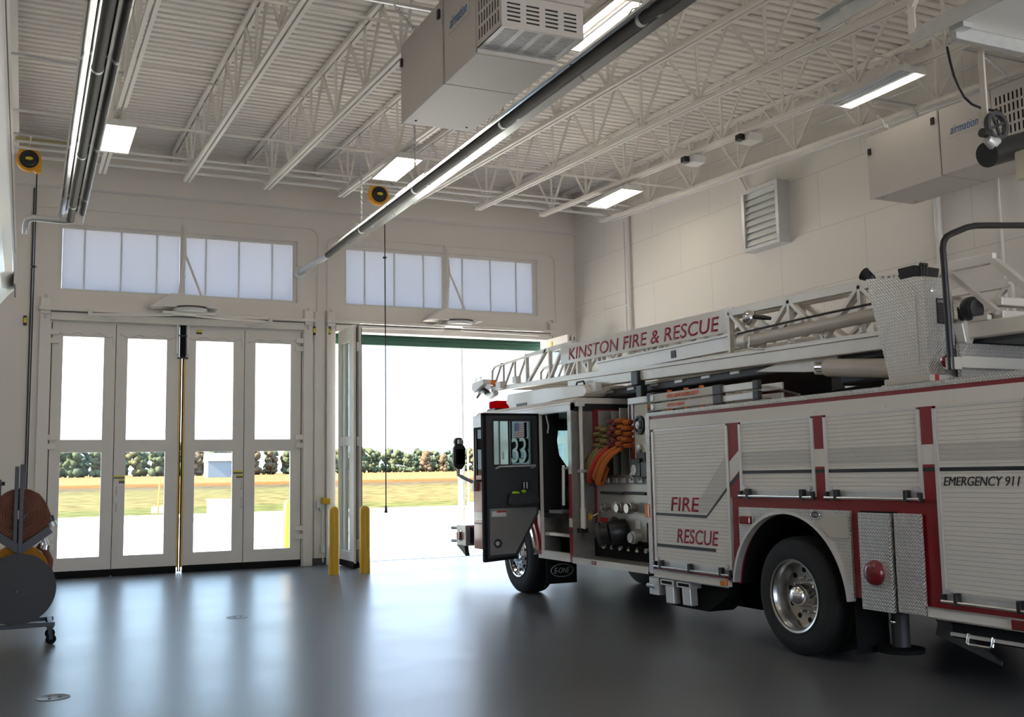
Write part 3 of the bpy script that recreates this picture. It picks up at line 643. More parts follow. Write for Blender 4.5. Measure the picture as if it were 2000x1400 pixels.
for y, z, lb in ((18.2, 7.0, 'perforated strut holding the left cord reel'), (9.6, 7.05, 'nearer perforated strut from the left beam to the heater tube'), (14.2, 6.95, 'farther perforated strut from the left beam to the heater tube')):
    tag(MB().bar((-0.5, y, zb(y) + 0.45), (1.05, y, zb(y) + 0.38), 0.03).build('perforated_strut', M['galv']), lb, 'strut')

tag(MB().bar((5.20, 18.0, zb(18.0) + 0.09), (6.65, 18.0, zb(18.0) + 0.09), 0.03).build('perforated_strut', M['galv']), 'perforated strut holding the middle cord reel', 'strut')
for x0, x1, y, lb in ((2.40, 5.28, 9.81, 'farther strut between joists holding the left air cleaner'), (2.40, 5.28, 7.96, 'nearer strut between joists holding the left air cleaner'),
                      (9.38, 10.88, 10.07, 'farther strut between joists holding the right air cleaner'), (9.38, 10.88, 8.22, 'nearer strut between joists holding the right air cleaner')):
    tag(MB().bar((x0, y, zb(y) + 0.075), (x1, y, zb(y) + 0.075), 0.035).build('perforated_strut', M['galv']), lb, 'strut')
# wall louver
lv = thing('wall_louver', 'galvanised shutter louver set high on the right wall', 'louver', (11.1, 13.5, 5.32))
MB().plate('x', 10.86, 11.1, 13.03, 13.97, 5.32, 6.36, holes=((13.10, 13.90, 5.38, 6.30),)).build('louver_frame', M['galv'], lv)
for k in range(8):
    z = 5.40 + k * 0.113
    MB().add([(10.92, 13.10, z + 0.118), (10.92, 13.90, z + 0.118), (10.882, 13.90, z), (10.882, 13.10, z), (10.926, 13.10, z + 0.118), (10.926, 13.90, z + 0.118), (10.888, 13.90, z), (10.888, 13.10, z)],
             [(0, 1, 2, 3), (4, 7, 6, 5), (0, 4, 5, 1), (3, 2, 6, 7), (0, 3, 7, 4), (1, 5, 6, 2)]).build('louver_blade', M['galvlight'], lv)
al = thing('alarm_light', 'small orange red alarm light beside the wall louver', 'alarm light', (11.1, 14.05, 5.70))
MB().box(11.04, 11.1, 14.0, 14.1, 5.66, 5.80).build('base', M['lampwhite'], al)
MB().ball((11.02, 14.05, 5.73), 0.05).build('lens', M['redlens'], al)
# emergency lights / boxes on the far right joist
for (y, lb) in ((13.3, 'left of the two small beam boxes beside the far right lamp'), (11.9, 'right of the two small beam boxes under the joist')):
    b = thing('junction_box', lb, 'box', (9.43, y, zb(y) - 0.14))
    MB().box(9.36, 9.60, y - 0.12, y + 0.14, zb(y) - 0.13, zb(y) - 0.01).build('box_body', M['lampwhite'], b, bevel=0.005)
    MB().box(9.27, 9.36, y - 0.02, y + 0.10, zb(y) - 0.11, zb(y) - 0.02).build('sensor_head', M['blackplastic'], b, bevel=0.008)
# ================================================================== hanging things
def make_lamp(lit):
    """industrial strip lamp hung under a joist; origin at the middle of its lower face"""
    t = thing('strip_lamp', '', 'lamp', (0, 0, 0), 'strip lamps under the joists')
    h = MB(); Lh, Wd = 0.66, 0.21
    h.add([(-Wd, -Lh, 0), (Wd, -Lh, 0), (Wd, Lh, 0), (-Wd, Lh, 0), (-Wd + 0.05, -Lh, 0.085), (Wd - 0.05, -Lh, 0.085), (Wd - 0.05, Lh, 0.085), (-Wd + 0.05, Lh, 0.085)],
          [(4, 5, 6, 7), (0, 4, 7, 3), (1, 2, 6, 5), (0, 1, 5, 4), (3, 7, 6, 2)])
    ho = h.build('lamp_housing', M['lampwhite'], t)
    so = ho.modifiers.new('wall', 'SOLIDIFY'); so.thickness = 0.004; so.offset = 1
    MB().box(-0.10, 0.10, -0.16, 0.16, 0.086, 0.14).build('ballast_box', M['lampwhite'], t, bevel=0.006)
    for s in (-1, 1):
        MB().box(-Wd + 0.012, Wd - 0.012, s * (Lh - 0.035), s * (Lh - 0.004), 0.006, 0.07).build('socket_strip', M['lampwhite'], t)
        MB().bar((0, s * 0.45, 0.086), (0, s * 0.45, 0.20), 0.03, 0.03).build('hanger', M['galv'], t)
    for k in range(4):
        x = -0.135 + 0.09 * k
        MB().tube([(x, -Lh + 0.04, 0.032), (x, Lh - 0.04, 0.032)], 0.012, 8).build('lamp_tube', M['tube_on'] if k in lit else M['tube_off'], t)
    for k in range(3):
        x = -0.09 + 0.09 * k
        MB().add([(x - 0.02, -Lh + 0.04, 0.07), (x, -Lh + 0.04, 0.03), (x + 0.02, -Lh + 0.04, 0.07), (x - 0.02, Lh - 0.04, 0.07), (x, Lh - 0.04, 0.03), (x + 0.02, Lh - 0.04, 0.07)],
                 [(0, 1, 4, 3), (1, 2, 5, 4), (0, 2, 1), (3, 4, 5), (0, 3, 5, 2)]).build('reflector', M['alu'], t)
    return t
lamp4 = make_lamp((0, 1, 2, 3)); first = True
lamps = [(1.055, 15.45, 'lit strip lamp above the closed folding door beside the left heater tube'), (5.23, 15.40, 'lit strip lamp just above the middle cord reel'),
         (9.43, 15.75, 'lit strip lamp above the fire engine cab near the far right'), 
         (1.055, 8.9, 'lit strip lamp over the left bay nearest the viewer'),
         (1.055, 2.4, 'unseen lit strip lamp added above the viewer on the left'), (5.23, 2.4, 'unseen lit strip lamp added above the viewer in the middle'),  # unseen row, added for more room light
         (-2.6, 15.4, 'unseen lit strip lamp added farthest left near the front wall'), (-2.6, 8.9, 'unseen lit strip lamp added farthest left in mid bay')]  # unseen far left pair, added to raise the ambient light
for x, y, lb in lamps:
    z = zb(y) - 0.21
    if first: lamp4.location = (x, y, z); lamp4['label'] = lb; first = False
    else: dup(lamp4, (x, y, z), lb)
l1b = make_lamp((3,)); l1b.location = (9.43, 9.42, zb(9.42) - 0.10); l1b['label'] = 'strip lamp with a single lit tube above the second air cleaner'
l1c = dup(l1b, (9.43, 2.4, zb(2.4) - 0.21), 'unseen strip lamp with a single lit tube added above the viewer on the right')  # unseen, completes the row added for room light

l1d = make_lamp((0, 2, 3)); l1d.location = (5.23, 8.85, zb(8.85) - 0.21); l1d['label'] = 'lit strip lamp cut by the top edge beside the first air cleaner'

def chain(par, a, b, m, name='chain', link=0.055, r=0.0055):
    a = Vector(a); b = Vector(b); n = max(2, int((b - a).length / (link * 0.72))); c = MB(); d = (b - a).normalized()
    e = d.orthogonal().normalized(); f = d.cross(e)
    for i in range(n):
        p = a.lerp(b, (i + 0.5) / n); g = e if i % 2 else f
        pts = [p + d * (link / 2 * math.cos(t)) + g * (link * 0.28 * math.sin(t)) for t in [2 * PI * k / 8 for k in range(8)]]
        c.tube(pts, r, 5, closed=True)
    return c.build(name, m, par)

def heater(name, x, y1, label, elbow_left):
    """long gas tube under a folded polished reflector"""
    y0 = -2.5; z = 5.72
    t = thing(name, label, 'tube heater', (x, y1, z))
    MB().tube([(x, y0, z), (x, y1, z)], 0.055, 18).build('heater_tube', M['tubeheat'], t)
    prof = [(-0.17, -0.045), (-0.085, 0.075), (-0.03, 0.105), (0.03, 0.105), (0.085, 0.075), (0.17, -0.045)]
    lip = [(-0.185, -0.035)] + prof + [(0.185, -0.035)]
    segs = [(y0, 3.0), (2.96, 6.0), (5.96, 9.0), (8.96, 12.0), (11.96, 15.0), (14.96, y1 - (0.06 if elbow_left else 0.95))]
    for a, b in segs:
        k = len(lip); vs = [(x + p, a, z + q) for p, q in lip] + [(x + p, b, z + q) for p, q in lip]
        o = MB().add(vs, [(i, i + 1, i + 1 + k, i + k) for i in range(k - 1)]).build('reflector', M['alu'], t)
        s = o.modifiers.new('sheet', 'SOLIDIFY'); s.thickness = 0.003; s.offset = 0
    for yy in (4.2, 7.6, 10.6, 13.6, 16.2):
        MB().tube([(x, yy - 0.025, z), (x, yy + 0.025, z)], 0.060, 18).build('clamp_band', M['galv'], t)
        MB().tube([(x - 0.175, yy, z - 0.04), (x - 0.10, yy, z + 0.085), (x, yy, z + 0.125), (x + 0.10, yy, z + 0.085), (x + 0.175, yy, z - 0.04)], 0.007, 6).build('hanger_wire', M['galv'], t)
        chain(t, (x, yy, z + 0.125), (x, yy + 0.02, zb(yy) + 0.02), M['galv'], link=0.06)
    e = MB()
    if elbow_left:
        e.tube([(x, y1 - 0.03, z), (x - 0.02, y1 + 0.06, z + 0.0), (x - 0.10, y1 + 0.10, z), (x - 0.52, y1 + 0.10, z + 0.01), (x - 0.60, y1 + 0.13, z - 0.02), (x - 0.62, y1 + 0.2, z - 0.1), (x - 0.62, y1 + 0.22, z - 0.22)], 0.052, 16)
    else:
        e.tube([(x, y1 - 0.03, z), (x, y1 + 0.55, z + 0.01), (x - 0.01, y1 + 0.72, z + 0.03), (x - 0.02, YW + 0.02, z + 0.05)], 0.058, 16)
    e.build('vent_pipe', M['galv'], t)
    if not elbow_left:
        MB().lathe([(0, 0.06), (0, 0.13), (0.02, 0.13), (0.025, 0.06)], (x - 0.02, YW, z + 0.05), 'y', 24, -1).build('wall_collar', M['galv'], t)
    return t
heater('tube_heater', 0.535, 17.15, 'dark tube heater under a polished reflector along the left of the bay', True)
heater('tube_heater', 4.90, 18.35, 'dark tube heater under a polished reflector running through the middle of the bay', False)

def cleaner(loc, label, motor):
    """box air cleaner hung on chains; origin: far lower left corner; runs towards the viewer"""
    X, Y, Z = loc; Wd, H = 0.76, 0.81
    t = thing('air_cleaner', label, 'air cleaner', loc)
    MB().box(X, X + Wd, Y - 1.17, Y, Z, Z + H).build('filter_box', M['unit'], t, bevel=0.006)
    MB().box(X - 0.012, X, Y - 1.165, Y + 0.01, Z - 0.012, Z + H + 0.012).build('access_door', M['unit'], t, bevel=0.004)
    MB().box(X, X + Wd, Y - 1.93, Y - 1.18, Z, Z + H).build('middle_box', M['unit'], t, bevel=0.006)
    MB().box(X + 0.004, X + Wd - 0.004, Y - 1.195, Y - 1.165, Z + 0.004, Z + H - 0.004).build('seam', M['greysteel'], t)
    for yy, zz in ((Y - 1.10, Z + 0.70), (Y - 0.04, Z + 0.62)):
        MB().box(X - 0.035, X - 0.012, yy - 0.025, yy + 0.025, zz - 0.045, zz + 0.045).build('door_latch', M['blackplastic'], t, bevel=0.006)
    for dx in (0.10, Wd - 0.10):
        MB().cyl((X + dx, Y - 0.12, Z - 0.004), (X + dx, Y - 0.12, Z + 0.01), 0.012, 10).build('screw_hole', M['black'], t)
    # fan section with slotted sides
    f0, f1 = Y - 2.46, Y - 1.94; zf = Z + 0.035
    holes = []
    for r in range(5):
        for k in range(8):
            a = f0 + 0.05 + k * 0.056; b = zf + 0.06 + r * 0.125
            holes.append((a, a + 0.026, b, b + 0.095))
    MB().plate('x', X, X + 0.006, f0, f1, zf, Z + H, holes=holes).build('slotted_side', M['unit'], t)
    MB().box(X + 0.012, X + Wd - 0.012, f0 + 0.01, f1, zf + 0.012, Z + H - 0.005).build('fan_core', M['unitmesh'], t)
    MB().box(X + Wd - 0.006, X + Wd, f0, f1, zf, Z + H).build('plain_side', M['unit'], t)
    MB().box(X, X + Wd, f0, f1, Z + H - 0.006, Z + H).build('top_sheet', M['unit'], t)
    hb = []
    for k in range(4):
        for r in range(17):
            a = X + 0.05 + k * 0.175; b = f0 + 0.035 + r * 0.027; hb.append((a, a + 0.125, b, b + 0.015))
    MB().plate('z', zf, zf + 0.006, X, X + Wd, f0, f1, holes=hb).build('slotted_bottom', M['galv'], t)
    MB().box(X, X + Wd, f1 - 0.02, f1 + 0.0, Z, zf + 0.02).build('bolt_flange', M['unit'], t)
    for k in range(5):
        MB().cyl((X + 0.08 + k * 0.15, f1 - 0.032, Z + 0.05), (X + 0.08 + k * 0.15, f1 - 0.018, Z + 0.05), 0.012, 8).build('bolt', M['galv'], t)
    # near end: slots below, square grille above
    he = []
    for k in range(4):
        for r in range(5):
            a = X + 0.05 + k * 0.175; b = zf + 0.05 + r * 0.036; he.append((a, a + 0.12, b, b + 0.016))
    MB().plate('y', f0 - 0.006, f0, X, X + Wd, zf, Z + H, holes=he + [(X + 0.15, X + Wd - 0.05, zf + 0.33, Z + H - 0.03)]).build('end_plate', M['unit'], t)
    g = [(X + 0.15 + 0.028 * i, X + 0.15 + 0.028 * i + 0.021, zf + 0.33 + 0.026 * j, zf + 0.33 + 0.026 * j + 0.019) for i in range(20) for j in range(13)]
    MB().plate('y', f0 - 0.012, f0 - 0.006, X + 0.15, X + Wd - 0.05, zf + 0.33, Z + H - 0.03, holes=g).build('grille', M['lampwhite'], t)
    MB().plate('y', f0 - 0.035, f0 - 0.006, X + 0.10, X + Wd, zf + 0.28, Z + H, holes=((X + 0.15, X + Wd - 0.05, zf + 0.33, Z + H - 0.03),)).build('grille_frame', M['unit'], t, bevel=0.003)
    MB().box(X - 0.004, X, Y - 1.80, Y - 1.30, Z + 0.42, Z + 0.60).build('name_plate', M['unit'], t)
    text('airmation', (X - 0.0045, Y - 1.34, Z + 0.455), (0, -1, 0), (0, 0, 1), 0.42, 0.10, M['logo_blue'], 'lettering', t, shear=0.2, thick=0.002, bold=0.0)
    MB().box(X - 0.007, X - 0.0045, Y - 1.785, Y - 1.765, Z + 0.545, Z + 0.57).build('logo_dot', M['logo_lime'], t)
    for dx, dy in ((0.06, -0.35), (Wd - 0.06, -0.35), (0.06, -2.2), (Wd - 0.06, -2.2)):
        top = (X + dx + (0.10 if dx > 0.3 else -0.16), Y + dy + 0.30, zb(Y + dy + 0.3) + 0.06)
        chain(t, (X + dx, Y + dy, Z + H), top, M['galv'], link=0.06, r=0.006)
    return t
cleaner((3.42, 9.86, 5.30), 'beige air cleaner box hanging above the middle of the bay', False)
cleaner((9.98, 10.12, 5.20), 'beige air cleaner box hanging beside the right wall', True)

def reel(loc, label, zend, zstop):
    X, Y, Z = loc
    t = thing('cord_reel', label, 'cord reel', loc)
    p = arc(X, Z, 0.185, -0.2 * PI, 1.25 * PI, 22)
    poly = [(X + 0.185, Z - 0.20), (X + 0.19, Z)] + [(a, b) for a, b in arc(X, Z, 0.185, 0.0, PI * 0.3, 6)] + [(X + 0.14, Z + 0.205), (X - 0.15, Z + 0.215), (X - 0.16, Z + 0.10)] + [(a, b) for a, b in arc(X, Z, 0.19, PI * 0.85, PI * 1.62, 14)] + [(X + 0.12, Z - 0.215)]
    MB().prism(poly, 'y', Y - 0.06, Y + 0.06).build('reel_case', M['yellowbright'], t, bevel=0.012)
    MB().lathe([(0, 0.145), (0.025, 0.145), (0.04, 0.13), (0.045, 0.10), (0.052, 0.095), (0.055, 0.001)], (X, Y - 0.06, Z), 'y', 28, -1).build('hub_cover', M['blackplastic'], t)
    MB().ball((X, Y - 0.112, Z), 0.06, 12, (1.0, 0.25, 0.5)).build('badge', M['sticker_yellow'], t)
    MB().bar((X, Y, Z + 0.20), (X + 0.02, Y, zb(Y) + (0.42 if X < 1 else 0.10)), 0.04, 0.02).build('mount_strap', M['joist'], t)
    cx, cy = X + 0.12, Y
    MB().tube([(cx, cy, Z - 0.20), (cx + 0.005, cy, (Z + zend) / 2), (cx, cy, zend)], 0.011, 8).build('cord', M['blackplastic'], t)
    MB().ball((cx, cy, zstop), 0.035, 10, (1.2, 1.2, 0.7)).build('cord_stop', M['blackplastic'], t)
    MB().cyl((cx, cy, zend - 0.10), (cx, cy, zend + 0.02), 0.03, 10, 0.018).build('plug', M['blackplastic'], t)
    return t
reel((-0.075, 18.2, 6.90), 'yellow cord reel hanging at the upper left above the closed door', 0.5, 5.15)
reel((5.76, 18.0, 6.84), 'yellow cord reel hanging in the middle above the open doorway', 1.15, 5.68)

# ------------------------------------------------------------------ door operators
def operator(x, label, opened):
    t = thing('door_operator', label, 'door operator', (x, YW, 4.8))
    MB().prism([(x - 0.62, 4.86), (x + 0.60, 4.86), (x + 0.30, 5.09), (x - 0.26, 5.11)], 'y', 19.72, 20.22).build('operator_cover', M['doorframe'], t, bevel=0.012)
    MB().lathe([(0, 0.001), (0, 0.30), (0.05, 0.32), (0.07, 0.30), (0.07, 0.001)], (x + 0.10, 19.92, 4.79), 'z', 32).build('drive_disc', M['lampwhite'], t)
    MB().ring('z', (x + 0.10, 19.92), 4.862, 4.878, 0.335, 0.30).build('disc_gap', M['blackplastic'], t)
    MB().box(x - 0.40, x + 0.55, 19.80, 20.10, 4.752, 4.79).build('base_plate', M['doorframe'], t, bevel=0.004)
    MB().tube([(x + 0.02, 20.30, 6.50), (x + 0.02, 20.16, 5.93)], 0.028, 10).build('brace_strut', M['doorframe'], t)
    MB().tube([(x + 0.02, 20.16, 5.95), (x - 0.10, 20.0, 5.10)], 0.022, 10).build('brace_leg', M['doorframe'], t)
    MB().tube([(x + 0.02, 20.16, 5.95), (x + 0.32, 20.0, 5.10)], 0.022, 10).build('brace_leg', M['doorframe'], t)
    MB().box(x - 0.02, x + 0.06, 20.30, 20.345, 6.42, 6.56).build('wall_bracket', M['doorframe'], t)
    if not opened:
        for s, e in ((-1, x - 1.62), (1, x + 1.62)):
            MB().bar((x + s * 0.2, 19.90, 4.735), (e, 20.08, 4.70), 0.09, 0.035).build('drive_arm', M['doorframe'], t)
            MB().tube([(e, 20.08, 4.70), (e - s * 0.42, 20.22, 4.63)], 0.02, 8).build('leaf_link', M['lampwhite'], t)
            MB().cyl((e, 20.08, 4.66), (e, 20.08, 4.78), 0.04, 12).build('pivot', M['lampwhite'], t)
    else:
        for s, e in ((-1, x - 2.05), (1, x + 2.0)):
            MB().bar((x + s * 0.2, 19.90, 4.735), (e, 19.75, 4.72), 0.07, 0.03).build('drive_arm', M['doorframe'], t)
            MB().bar((x + s * 0.2, 19.98, 4.69), (e, 19.98, 4.66), 0.03, 0.03).build('tie_rod', M['lampwhite'], t)
    return t
operator(2.62, 'white folding door operator over the closed door', False)
operator(7.98, 'white folding door operator over the open doorway', True)

# ------------------------------------------------------------------ bollards, sensors, floor lids
def bollard(x, y, label):
    prof = [(0, 0.093), (1.10, 0.093), (1.13, 0.090), (1.165, 0.07), (1.185, 0.035), (1.19, 0.001)]
    b = MB().lathe([(0, 0.001)] + prof, (x, y, 0), 'z', 28).build('bollard', M['yellow'], origin=(x, y, 0))
    tag(b, label, 'bollard', 'yellow bollards at the open doorway'); return b
bollard(4.99, 18.22, 'yellow bollard standing before the pillar between the doors')
bollard(5.555, 18.22, 'yellow bollard standing at the edge of the folded open door leaf')
bo = MB().lathe([(0, 0.001), (0, 0.093), (1.15, 0.093), (1.21, 0.05), (1.22, 0.001)], (5.31, 23.2, 0), 'z', 24).build('bollard', M['yellow'], origin=(5.31, 23.2, 0))
tag(bo, 'yellow bollard outside seen through the rightmost door pane', 'bollard', 'yellow bollards at the open doorway')
def photo_eye(x, z, label):
    t = thing('photo_eye', label, 'sensor', (x, YW, z))
    MB().box(x - 0.028, x + 0.028, 20.255, 20.335, z - 0.085, z + 0.085).build('sensor_body', M['blackplastic'], t, bevel=0.008)
    MB().box(x - 0.024, x + 0.024, 20.248, 20.256, z - 0.045, z + 0.045).build('sensor_band', M['sticker_yellow'], t)
    return t
photo_eye(-0.06, 4.57, 'small black and yellow door sensor left of the closed door')
photo_eye(5.15, 4.60, 'small black and yellow door sensor just right of the closed door')
photo_eye(5.455, 4.61, 'small black and yellow door sensor just left of the open doorway')
ws = thing('wall_switch_box', 'small grey switch box with a yellow cap on the pillar between the doors', 'switch box', (5.25, YW, 1.1))
MB().box(5.20, 5.27, 20.24, 20.30, 1.10, 1.24).build('box_body', M['galv'], ws, bevel=0.006)
MB().box(5.26, 5.32, 20.22, 20.30, 1.05, 1.17).build('box_body', M['galv'], ws, bevel=0.006)
MB().prism([(5.29, 1.19), (5.43, 1.17), (5.43, 1.29), (5.29, 1.31)], 'y', 20.10, 20.28).build('beam_cap', M['yellow'], ws, bevel=0.004)
MB().tube([(5.31, 20.28, 1.06), (5.31, 20.285, 0.36)], 0.012, 8).build('feed_pipe', M['galv'], ws)
MB().box(5.27, 5.36, 20.22, 20.30, 0.24, 0.38).build('box_body', M['galv'], ws, bevel=0.006)
MB().tube([(5.33, 20.27, 0.25), (5.33, 20.26, 0.06)], 0.014, 8).build('feed_pipe', M['lampwhite'], ws)
be = thing('beam_sensor', 'small amber beam sensor behind the right bollard', 'sensor', (6.02, 20.2, 0))
MB().cyl((5.90, 20.10, 0.0), (5.90, 20.10, 1.30), 0.012, 8).build('stalk', M['galv'], be)
MB().box(5.86, 6.02, 20.04, 20.16, 1.27, 1.33).build('sensor_head', M['yellow'], be, bevel=0.004)
for x, y, lb in ((2.446, 13.40, 'round floor lid in mid floor before the closed door'), (0.262, 9.29, 'round floor lid at the lower left of the floor')):
    t = thing('floor_lid', lb, 'floor drain', (x, y, 0), 'round floor lids')
    MB().lathe([(0, 0.13), (0.004, 0.13), (0.005, 0.112), (0.003, 0.108), (0.003, 0.001)], (x, y, 0), 'z', 28).build('lid', M['lid'], t)
    for a in range(3):
        MB().cyl((x + 0.05 * math.cos(a * 2.1), y + 0.05 * math.sin(a * 2.1), 0.003), (x + 0.05 * math.cos(a * 2.1), y + 0.05 * math.sin(a * 2.1), 0.007), 0.012, 8).build('lid_bolt', M['greysteel'], t)

# ------------------------------------------------------------------ hose cart on the left
ct = thing('hose_cart', 'dark steel hose cart on casters at the left edge', 'cart', (-0.02, 12.45, 0))
MB().box(-0.085, -0.045, 12.36, 12.40, 1.05, 1.875).build('upright_post', M['greysteel'], ct, bevel=0.004)
MB().box(-0.035, 0.010, 12.34, 12.40, 0.93, 1.895).build('upright_post', M['greysteel'], ct, bevel=0.006)
for s in (-1, 1):
    MB().bar((-0.015, 12.37, 0.99), (-0.015 + s * 0.29, 12.37, 1.20), 0.035, 0.085, ref=(0, 0, 1)).build('cradle_arm', M['greysteel'], ct, bevel=0.004)
    MB().bar((-0.015, 12.80, 0.99), (-0.015 + s * 0.29, 12.80, 1.20), 0.035, 0.085, ref=(0, 0, 1)).build('cradle_arm', M['greysteel'], ct, bevel=0.004)
MB().box(-0.04, 0.015, 12.36, 12.41, 0.60, 1.0).build('lower_post', M['greysteel'], ct, bevel=0.004)
MB().lathe([(0, 0.001), (0, 0.368), (0.012, 0.368), (0.012, 0.001)], (-0.02, 12.25, 0.595), 'y', 64, 1).build('end_disc', M['disc'], ct)
MB().lathe([(0, 0.001), (0.003, 0.025), (0.012, 0.02), (0.014, 0.001)], (-0.03, 12.25, 0.575), 'y', 16, -1).build('disc_bolt', M['greysteel'], ct)
MB().lathe([(0, 0.001), (0, 0.368), (0.012, 0.368), (0.012, 0.001)], (-0.02, 12.86, 0.595), 'y', 64, 1).build('end_disc', M['disc'], ct)
MB().bar((-0.70, 12.30, 0.208), (0.345, 12.30, 0.208), 0.05, 0.042).build('base_rail', M['greysteel'], ct, bevel=0.004)
MB().bar((-0.70, 12.82, 0.208), (0.345, 12.82, 0.208), 0.05, 0.042).build('base_rail', M['greysteel'], ct, bevel=0.004)
MB().bar((0.30, 12.30, 0.208), (0.30, 12.82, 0.208), 0.05, 0.042).build('base_rail', M['greysteel'], ct, bevel=0.004)
for x, y in ((0.30, 12.32), (0.30, 12.80), (-0.60, 12.32), (-0.60, 12.80)):
    MB().box(x - 0.035, x + 0.035, y - 0.03, y + 0.03, 0.165, 0.19).build('caster_plate', M['blackplastic'], ct)
    MB().bar((x, y, 0.17), (x + 0.012, y, 0.05), 0.05, 0.035).build('caster_fork', M['blackplastic'], ct)
    MB().lathe([(-0.016, 0.001), (-0.016, 0.045), (-0.01, 0.052), (0.01, 0.052), (0.016, 0.045), (0.016, 0.001)], (x + 0.012, y, 0.052), 'y', 20).build('caster_wheel', M['black'], ct)
MB().cyl((-0.02, 12.262, 0.595), (-0.02, 12.86, 0.595), 0.06, 16).build('axle', M['greysteel'], ct)
def coil(name, label, cat, c, y0, y1, r0, r1, turns, m, tail=None):
    """flat hose rolled up on itself, axis along y"""
    t = thing(name, label, cat, (c[0], (y0 + y1) / 2, c[1] - r1))
    N = turns * 26; th = (r1 - r0) / turns * 0.97
    vs = []; fs = []
    for i in range(N + 1):
        a = 2 * PI * turns * i / N; r = r0 + (r1 - r0) * i / N; wv = 0.012 * math.sin(i * 0.21)
        for rr, yy in ((r, y0 + wv + 0.01), (r + th * 0.5, y0 + wv), (r + th, y0 + wv + 0.01), (r + th, y1), (r, y1)):
            vs.append((c[0] + rr * math.cos(a), yy, c[1] + rr * math.sin(a)))
    for i in range(N):
        for k in range(5): fs.append((i * 5 + k, i * 5 + (k + 1) % 5, i * 5 + 5 + (k + 1) % 5, i * 5 + 5 + k))
    b = MB().add(vs, fs, True); b.build('rolled_hose', m, t)
    return t
rc = coil('fire_hose_roll', 'faded orange fire hose rolled up in the cart cradle', 'hose', (-0.02, 1.365), 12.42, 12.56, 0.04, 0.272, 9, M['hose_brown'])
MB().add([(0.10, 12.43, 1.60), (0.16, 12.43, 1.58), (0.24, 12.43, 1.46), (0.285, 12.43, 1.33), (0.265, 12.43, 1.30), (0.21, 12.43, 1.42), (0.14, 12.43, 1.54),
          (0.10, 12.54, 1.60), (0.16, 12.54, 1.58), (0.24, 12.54, 1.46), (0.285, 12.54, 1.33), (0.265, 12.54, 1.30), (0.21, 12.54, 1.42), (0.14, 12.54, 1.54)],
         [(0, 1, 2, 3, 4, 5, 6), (13, 12, 11, 10, 9, 8, 7)] + [(i, i + 7, (i + 1) % 7 + 7, (i + 1) % 7) for i in range(7)]).build('hose_tail', M['hose_brown'], rc)
MB().tube([(0.262, 12.485, 1.335), (0.285, 12.485, 1.275)], [0.05, 0.045], 14).build('coupling', M['greysteel'], rc)
MB().tube([(0.285, 12.485, 1.275), (0.305, 12.485, 1.225)], [0.052, 0.052], 14).build('coupling', M['galv'], rc)
yc = coil('fire_hose_roll', 'yellow fire hose rolled on the cart below the orange roll', 'hose', (-0.02, 0.74), 12.40, 12.72, 0.12, 0.30, 8, M['hose_yellow'])
bc = MB().tube([(0.16, 12.5, 1.03), (0.23, 12.5, 0.98), (0.285, 12.5, 0.86), (0.275, 12.5, 0.76)], 0.035, 12).build('fire_hose', M['hose_brown'])
tag(bc, 'short brown hose end hanging beside the yellow roll', 'hose')
nz = thing('hose_nozzle', 'chrome hose nozzle tucked under the cradle arm', 'nozzle', (0.24, 12.42, 0.96))
MB().tube([(0.215, 12.40, 1.115), (0.24, 12.40, 1.03)], [0.024, 0.036], 12).build('barrel', M['galv'], nz)
MB().tube([(0.24, 12.40, 1.03), (0.235, 12.40, 0.985)], [0.044, 0.044], 12).build('coupling', M['chrome'], nz)
MB().tube([(0.205, 12.40, 1.06), (0.20, 12.40, 1.0)], [0.022, 0.022], 10).build('handle', M['chrome'], nz)
eq = thing('equipment_stand', 'grey post with a black knob cut by the left edge', 'stand', (-0.24, 13.2, 0))
MB().box(-0.36, -0.225, 13.15, 13.25, 0, 1.74).build('post', M['greysteel'], eq, bevel=0.006)
MB().cyl((-0.225, 13.18, 1.695), (-0.19, 13.18, 1.695), 0.022, 12).build('knob', M['blackplastic'], eq)

# ------------------------------------------------------------------ boom end poking in at the left
bm_ = thing('boom', 'pale grey boom end with a pulley pin cut by the left edge', 'boom', (-0.35, 9.5, 3.2))
MB().prism([(-0.115, 3.30), (-0.115, 3.74), (-0.60, 3.74), (-0.60, 2.94), (-0.33, 3.02), (-0.17, 3.24)], 'y', 2.0, 9.52).build('boom_box', M['white'], bm_, bevel=0.012)
MB().box(-0.118, -0.112, 2.0, 9.40, 3.46, 3.485).build('seam_groove', M['greysteel'], bm_)
MB().prism([(8.75, 3.22), (9.42, 3.22), (9.46, 3.30), (9.2, 3.44), (8.75, 3.46)], 'x', -0.115, -0.103).build('pin_plate', M['beige'], bm_)
MB().lathe([(0, 0.055), (0.012, 0.055), (0.02, 0.035), (0.035, 0.03), (0.036, 0.001)], (-0.103, 9.18, 3.30), 'x', 18, -1).build('pulley_pin', M['chrome'], bm_)

